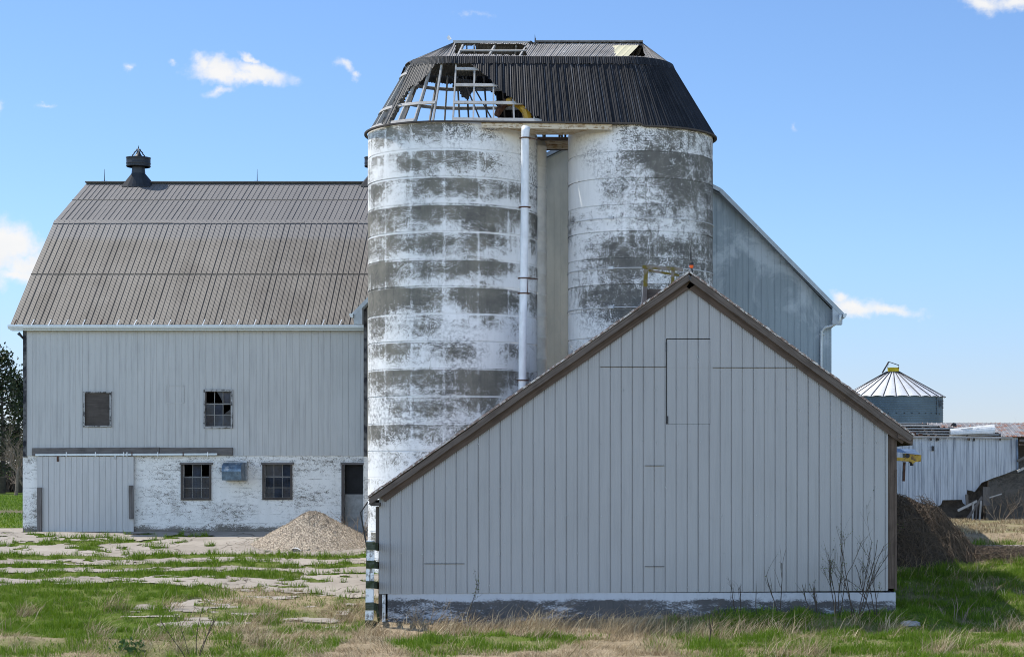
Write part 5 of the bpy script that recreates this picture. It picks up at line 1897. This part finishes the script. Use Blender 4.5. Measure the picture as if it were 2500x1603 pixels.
def in_frame(x, d):
    X = PX + x / d * F
    return (X > -60) & (X < 2560)


def blocked(x, d):
    shed_ = (x > wx(946, d0)) & (x < wx(2187, d0)) & (d > d0 + .02) & (d < DB)
    barn_ = (d > 74.5) & (x > ML) & (x < WR)
    pile = ((x - gcx) / 2.0) ** 2 + ((d - gcd) / 1.75) ** 2 < 1
    sil = ((x - SLX) ** 2 + (d - dS) ** 2 < RL ** 2) | ((x - SRX) ** 2 + (d - dS) ** 2 < RR ** 2)
    return shed_ | barn_ | pile | sil


# green grass
x, d = scatter(560000, -26, 13.5, 46.2, 73)
ok = in_frame(x, d) & ~blocked(x, d)
x, d = x[ok], d[ok]
g, dry = cover(x, d)
cl = fbm(x * 2.2, d * 2.6, 71, 3)
keep = rng.random(len(x)) < np.clip(g * 1.2, 0, 1) * np.clip((1 - dry * 1.12), 0, 1) * (.25 + .95 * sstep(.34, .58, cl))
keep &= g > .25
x, d, cl, dry = x[keep], d[keep], cl[keep], dry[keep]
z = ground_z(x, d) - .02
near = sstep(62, 60, d)
h = (.07 + .17 * sstep(.38, .7, cl)) * rng.uniform(.5, 1.35, len(x))
h = np.where((x > 6.5) & (d > 56), h * 1.15, h)
lean = rng.normal(0, .38, (len(x), 2))
blades('grass', np.stack([x, d, z], 1), h, rng.uniform(.010, .022, len(x)), lean, M['grass'])
print('grass', len(x))
# dry grass: low mats and standing straw
x, d = scatter(330000, -26, 13.5, 46.2, 73)
ok = in_frame(x, d) & ~blocked(x, d)
x, d = x[ok], d[ok]
g, dry = cover(x, d)
cl = fbm(x * 1.5 + 7, d * 1.9, 81, 3)
keep = (rng.random(len(x)) < np.clip(dry * 1.1 - .05, 0, 1) * (.2 + .9 * sstep(.35, .6, cl))) & (g > .35)
x, d, cl = x[keep], d[keep], cl[keep]
z = ground_z(x, d) - .015
sw = fbm(x * .5, d * .5, 91) * 6.28 * 2
h = (.06 + .12 * sstep(.4, .7, cl)) * rng.uniform(.5, 1.5, len(x))
ln = np.stack([np.cos(sw) * 1.1 + rng.normal(0, .8, len(x)), np.sin(sw) * .8 + rng.normal(0, .7, len(x))], 1)
blades('dry_grass', np.stack([x, d, z], 1), h, rng.uniform(.008, .016, len(x)), ln, M['straw'])
print('dry', len(x))
# taller leaning straw along the shed foot and on the near bank
xs_, ds_ = scatter(5200, -8.0, 7.2, 51.6, 54.3)
f_ = (1 - .75 * sstep(1.0, 4.0, xs_)) * sstep(.4, .62, fbm(xs_ * .9, ds_ * .8, 95))
kp = rng.random(len(xs_)) < f_
xs_, ds_ = xs_[kp], ds_[kp]
x2, d2 = scatter(1000, -24, -7.6, 46.8, 58)
kp = rng.random(len(x2)) < sstep(.5, .68, fbm(x2 * .6, d2 * .7, 97)) * .7
xs_, ds_ = np.concatenate([xs_, x2[kp]]), np.concatenate([ds_, d2[kp]])
x3, d3 = scatter(3000, 7, 12.5, 56, 68)
kp = rng.random(len(x3)) < sstep(.5, .7, fbm(x3 * .6, d3 * .7, 99)) * .5
xs_, ds_ = np.concatenate([xs_, x3[kp]]), np.concatenate([ds_, d3[kp]])
# tussocks of last year's grass
tx, td = [], []
for _ in range(30):
    if random.random() < .62:
        cx_, cd_ = random.uniform(-19, -8.2), random.uniform(47.2, 58.5)
    else:
        cx_, cd_ = random.uniform(-8, 12), random.choice((random.uniform(47, 49.5), random.uniform(52.5, 54.8)))
    kk_ = random.randint(40, 130)
    tx.append(rng.normal(cx_, .22, kk_)); td.append(rng.normal(cd_, .16, kk_))
tx, td = np.concatenate(tx), np.concatenate(td)
okk = ~blocked(tx, td)
xs_, ds_ = np.concatenate([xs_, tx[okk]]), np.concatenate([ds_, td[okk]])
ln = np.stack([rng.normal(.6, .7, len(xs_)), rng.normal(-.1, .5, len(xs_))], 1)
blades('tall_straw', np.stack([xs_, ds_, ground_z(xs_, ds_)], 1), rng.uniform(.2, .95, len(xs_)) * rng.uniform(.4, 1, len(xs_)), rng.uniform(.009, .018, len(xs_)), ln, M['straw'])
x, d = scatter(26000, 7, 19, 73, 91)
g, dr_ = cover(x, d)
ok = in_frame(x, d) & ~blocked(x, d) & (fbm(x * .8, d * .5, 64) > .42)
x, d = x[ok], d[ok]
blades('rough_grass', np.stack([x, d, np.zeros(len(x)) - .02], 1), rng.uniform(.05, .22, len(x)), rng.uniform(.015, .03, len(x)), rng.normal(0, .5, (len(x), 2)), M['straw'])
# lawn behind and grass at the barn's left
x, d = scatter(60000, -60, -20, 73.6, 170)
X = PX + x / d * F
ok = (X > -40) & (X < 70)
x, d = x[ok], d[ok]
g, _ = cover(x, d)
x, d = x[g > .5], d[g > .5]
blades('lawn', np.stack([x, d, np.zeros(len(x))], 1), rng.uniform(.06, .16, len(x)), rng.uniform(.03, .05, len(x)), rng.normal(0, .4, (len(x), 2)), M['grass'])

# brush mound beside the shed
mcx, mcd = wx(2225, 67.2), 67.2
M['mound'] = material('mound_earth', plain((.05, .038, .028), .95, 0, .5, 6))  # earth brown darkened to hold the shade lying on the mound
M['vine'] = material('dead_vine', plain((.105, .076, .053), .9, 0, .5, 3))  # darker vine brown, the mound's shade put into its colour
mo, mv = heap('brush_mound', mcx - .5, mcd, 2.7, 2.1, 2.05, M['mound'], 'dark rounded mound of dead vines and brush right of the shed', 'brush mound', .06, 120, 1.2)
for an, val in (('grass', 1.0), ('dry', .9)):
    a_ = mo.data.attributes.new(an, 'FLOAT', 'POINT'); a_.data.foreach_set('value', np.full(len(mo.data.vertices), val, np.float32))
tg = []
m = MB()


def on_mound(x, d):
    r = math.hypot((x - mcx + .5) / 2.7, (d - mcd) / 2.1)
    hh = max(0, (1 - math.sqrt(min(1, r * r * .96 + .04)) ** 1.2) / (1 - .04 ** .6)) * 2.05 if r < 1 else 0
    return zb(d) + hh


for i in range(5200):
    if i < 3000:
        a = random.uniform(0, 2 * math.pi); r = math.sqrt(random.random())
        p = (mcx - .5 + 2.6 * r * math.cos(a), mcd + 2.0 * r * math.sin(a))
    else:          # fringe running out to the right
        p = (mcx + random.uniform(.5, 5.2), mcd + random.uniform(-1.2, 1.6) + .2)
    L = random.uniform(.35, 1.1)
    a = random.uniform(0, 2 * math.pi)
    pts = []
    for j in range(4):
        t = j / 3
        x_, y_ = p[0] + math.cos(a) * L * (t - .5), p[1] + math.sin(a) * L * (t - .5) * .7
        fr_ = .55 * math.exp(-((y_ - mcd) / 1.2) ** 2) * max(0, 1 - (x_ - mcx) / 5.2) if i >= 3000 else 0
        base_ = on_mound(x_, y_)
        pts.append((x_, y_, base_ + fr_ * random.uniform(.2, 1) + math.sin(math.pi * t) * random.uniform(.03, .22) + .02))
    m.tube(pts, [.007, .008, .007, .004], 3, False, False)
vines = m.build('vines', M['vine'], None, None, tuple(mo.location))
vines.parent = mo
vines.location = (0, 0, 0)


def grow(m, p, dr, L, r, depth, spread=.5, up=.12, n=4, kids=(2, 3), leaves=None, shrink=.68):
    p = Vector(p); dr = Vector(dr).normalized()
    pts = [p.copy()]
    ds = []
    for i in range(n):
        dr = (dr + Vector((random.gauss(0, .1), random.gauss(0, .1), random.gauss(0, .06) + up * .25))).normalized()
        p = p + dr * L / n
        pts.append(p.copy()); ds.append(dr.copy())
    rs = [r * (1 - .5 * i / n) for i in range(n + 1)]
    if depth == 0: rs[-1] = r * .25
    m.tube(pts, rs, 4 if r < .02 else 6, False)
    if leaves is not None:
        for i in range(1, n + 1):
            leaves.append((pts[i], ds[i - 1]))
    if depth > 0:
        for k in range(random.randint(*kids)):
            i = random.randint(max(1, n // 3), n)
            b = ds[i - 1]
            o = Vector((random.gauss(0, 1), random.gauss(0, 1), random.gauss(.15, .5)))
            o = (o - b * o.dot(b)).normalized()
            grow(m, pts[i], b + o * spread * random.uniform(.6, 1.4), L * shrink * random.uniform(.6, 1.15), rs[i] * .7, depth - 1, spread, up, n, kids, leaves, shrink)


def leaf_mesh(name, spots, size, mat, parent, per=1):
    v, f = [], []
    for (p, dr) in spots:
        for _ in range(per):
            u = Vector((random.gauss(0, 1), random.gauss(0, 1), random.gauss(.3, 1))).normalized()
            s_ = u.cross(Vector((random.gauss(0, 1), random.gauss(0, 1), random.gauss(0, 1)))).normalized()
            L = size * random.uniform(.6, 1.4)
            q = Vector(p) + Vector((random.gauss(0, .3), random.gauss(0, .3), random.gauss(0, .3))) * size
            i = len(v)
            v += [q, q + u * L * .5 + s_ * L * .28, q + u * L, q + u * L * .5 - s_ * L * .28]
            f.append((i, i + 1, i + 2, i + 3))
    L_ = ROOT[parent]
    va = np.array([tuple(a - L_) for a in v])
    o = np_mesh(name, va, np.array(f), mat, False, {'rnd': np.repeat(rng.random(len(f)), 4)})
    o.parent = parent
    return o


def shrub(X, d, H, label, stems, name='bare_shrub', cat='shrub', depth=2, r=.015, spread=.42, bud=.035, mat='twig', tilt=.3, dirx=0.0, Yb=None, grp=None):
    x_ = wx(X, d)
    z_ = float(ground_z(np.array([x_]), np.array([d]))[0]) - .03
    t = thing(name, label, cat, (x_, d, z_), grp)
    m = MB()
    lv = []
    for s_ in range(stems):
        a = random.uniform(0, 6.28)
        grow(m, (x_ + .08 * math.cos(a) * stems ** .5, d + .06 * math.sin(a), z_), (dirx + tilt * math.cos(a), tilt * .6 * math.sin(a), 1), H * random.uniform(.58, .9), r, depth, spread, .1, 6, (2, 4), lv, .55)
    m.build('stem', M[mat], t)
    if bud:
        lv = [q for q in lv if random.random() < .55]
        leaf_mesh('bud', lv, bud, M['bud'], t)
    return t


random.seed(21)
shrub(2090, 54.6, 2.7, 'tallest bare budding sapling clump against the right end of the shed front', 5, spread=.45)
shrub(2035, 54.8, 2.0, 'many stemmed budding shrub just left of the tallest sapling by the shed', 4, spread=.4)
shrub(2140, 54.9, 1.7, 'thin budding shrub closest to the weathered right corner of the shed', 3)
shrub(1990, 54.9, 1.35, 'low yellowish budding shoots between the shrubs and the forked sapling', 3, depth=1, bud=.045)
shrub(1905, 54.9, 1.75, 'forked budding sapling with two long leaning shoots before the shed wall', 2, depth=1, tilt=.32)
shrub(1852, 54.9, 1.55, 'single straight budding shoot before the shed foundation', 1, depth=0, tilt=.02)
shrub(1808, 54.9, 1.1, 'small twisted leafless shrub left of the single straight shoot', 2, depth=2, bud=0)
shrub(1135, 54.7, 1.55, 'dried weed with seed heads before the left part of the shed foundation', 1, name='dead_weed', cat='weed', depth=2, bud=.05, tilt=.15, r=.012, spread=.55)
shrub(1040, 54.4, .8, 'tangle of dead pale stalks at the left foot of the shed', 6, name='dead_weed', cat='weed', depth=2, bud=0, mat='pale_twig', tilt=.9)
shrub(1725, 50.5, 1.1, 'reddish brown dead weed in the straw before the shed', 2, name='dead_weed', cat='weed', depth=2, bud=0, tilt=.25, r=.012)
shrub(470, 48.0, 1.5, 'bare dark sapling with several leaning shoots in the near left grass', 5, depth=1, bud=.02, tilt=.45, dirx=-.15, r=.012)
shrub(872, 71.0, 1.3, 'bare tangled bush between the gravel heap and the silo', 7, name='bare_bush', cat='bush', depth=2, bud=0, mat='pale_twig', tilt=.7, spread=.7)
shrub(2330, 56.0, .9, 'sparse dry stalks in the shaded grass right of the shed', 6, name='dead_weed', cat='weed', depth=1, bud=0, mat='pale_twig', tilt=.5)
shrub(2440, 90.5, 1.3, 'pale dead brush at the foot of the dark concrete wall', 6, name='dead_weed', cat='weed', depth=2, bud=0, mat='pale_twig', tilt=.7, spread=.6)
shrub(2490, 90.0, 1.5, 'dead brush before the dark concrete wall at the right edge', 6, name='dead_weed', cat='weed', depth=2, bud=0, mat='vine', tilt=.7, spread=.6)
# leafy rosette in the near left turf
x_ = wx(315, 48.6)
z_ = float(ground_z(np.array([x_]), np.array([48.6]))[0])
ro = thing('leafy_plant', 'clump of dark broad green leaves on the near left turf bank', 'plant', (x_, 48.6, z_))
leaf_mesh('leaves', [(Vector((x_ + random.gauss(0, .16), 48.6 + random.gauss(0, .12), z_ + random.uniform(.03, .26))), None) for _ in range(130)], .11, M['leaf'], ro)


# ------------------------------------------------------------------ trees far behind
def evergreen(X, d, H, wdt, label, n=3600):
    x_ = wx(X, d)
    t = thing('evergreen_tree', label, 'tree', (x_, d, 0), 'trees left of the barn')
    m = MB()
    m.tube([(x_, d, -.2), (x_ + .1, d, H * .35), (x_ - .05, d, H * .6), (x_, d, H * .85)], [.3, .22, .1, .015], 8)
    spots = []
    nb = 120
    for i in range(nb):
        f = random.random() ** .8
        z = H * (.16 + .84 * f)
        rmax = wdt * (1 - f) ** .65 * random.uniform(.55, 1.1) + .2
        a = random.uniform(0, 6.28)
        dr = Vector((math.cos(a), math.sin(a), random.uniform(-.1, .45)))
        e = Vector((x_, d, z)) + dr * rmax
        m.tube([(x_, d, z), Vector((x_, d, z)) + dr * rmax * .5 + Vector((0, 0, .1)), e], [.06, .04, .015], 4, False)
        for k in range(n // nb):
            s_ = random.uniform(.3, 1.05)
            spots.append((Vector((x_, d, z)) + dr * rmax * s_ + Vector((random.gauss(0, .32), random.gauss(0, .32), random.gauss(0, .3))), dr))
    m.build('trunk', M['bark'], t)
    leaf_mesh('crown', spots, .3, M['needle'], t)
    return t


random.seed(5)
evergreen(6, 185, 13.4, 3.0, 'tall dark evergreen tree cut by the left edge of the view beyond the lawn')
evergreen(46, 190, 11.2, 2.6, 'shorter dark evergreen tree showing just past the barn corner')
evergreen(-45, 182, 12, 2.9, 'dark evergreen tree outside the left edge beside the tall one')
for (X, d, H, lb) in ((38, 172, 9.5, 'bare pale branched tree in front of the dark evergreens'), (62, 176, 10.5, 'bare leafless tree half hidden by the barn corner'), (2492, 230, 8.6, 'faint leafless tree above the rusty roof at the right edge')):
    x_ = wx(X, d)
    t = thing('bare_tree', lb, 'tree', (x_, d, 0))
    m = MB()
    grow(m, (x_, d, -.2), (0, 0, 1), H * .36, .17, 5, .75, .16, 5, (3, 4), None, .74)
    m.build('branches', M['brown_twig'] if X < 100 else M['twig'], t)
# scrub at the far side of the lawn
m = MB()
for i in range(1100):
    x_ = wx(random.uniform(-150, 75), 195)
    d = 195 + random.uniform(-3, 3)
    a = random.uniform(-.6, .6)
    h_ = random.uniform(.8, 3.2)
    m.tube([(x_, d, 0), (x_ + a * h_ * .4, d, h_ * .6), (x_ + a * h_, d + random.uniform(-.3, .3), h_)], [.05, .035, .015], 3, False, False)
tag(m.build('scrub', M['twig']), None, None, None, 'stuff')
v_, f_ = [], []
m = MB()
x = -900.0
pts = []
fx_ = np.arange(-900, 900, 2.2)
tz = 5 + 6 * fbm(fx_ * .02, fx_ * 0 + 3, 17) + 3.5 * rng.random(len(fx_))
spx = []
for xx, hh in zip(fx_, tz):
    for k in range(80):
        u = random.random() ** .7
        spx.append((Vector((xx + random.uniform(-2, 2), 620 + random.uniform(-8, 8), hh * u)), None))
fw = thing('far_woods', None, None, (0, 620, 0))
fw['kind'] = 'stuff'
leaf_mesh('foliage', spx, 1.0, M['woods'], fw)
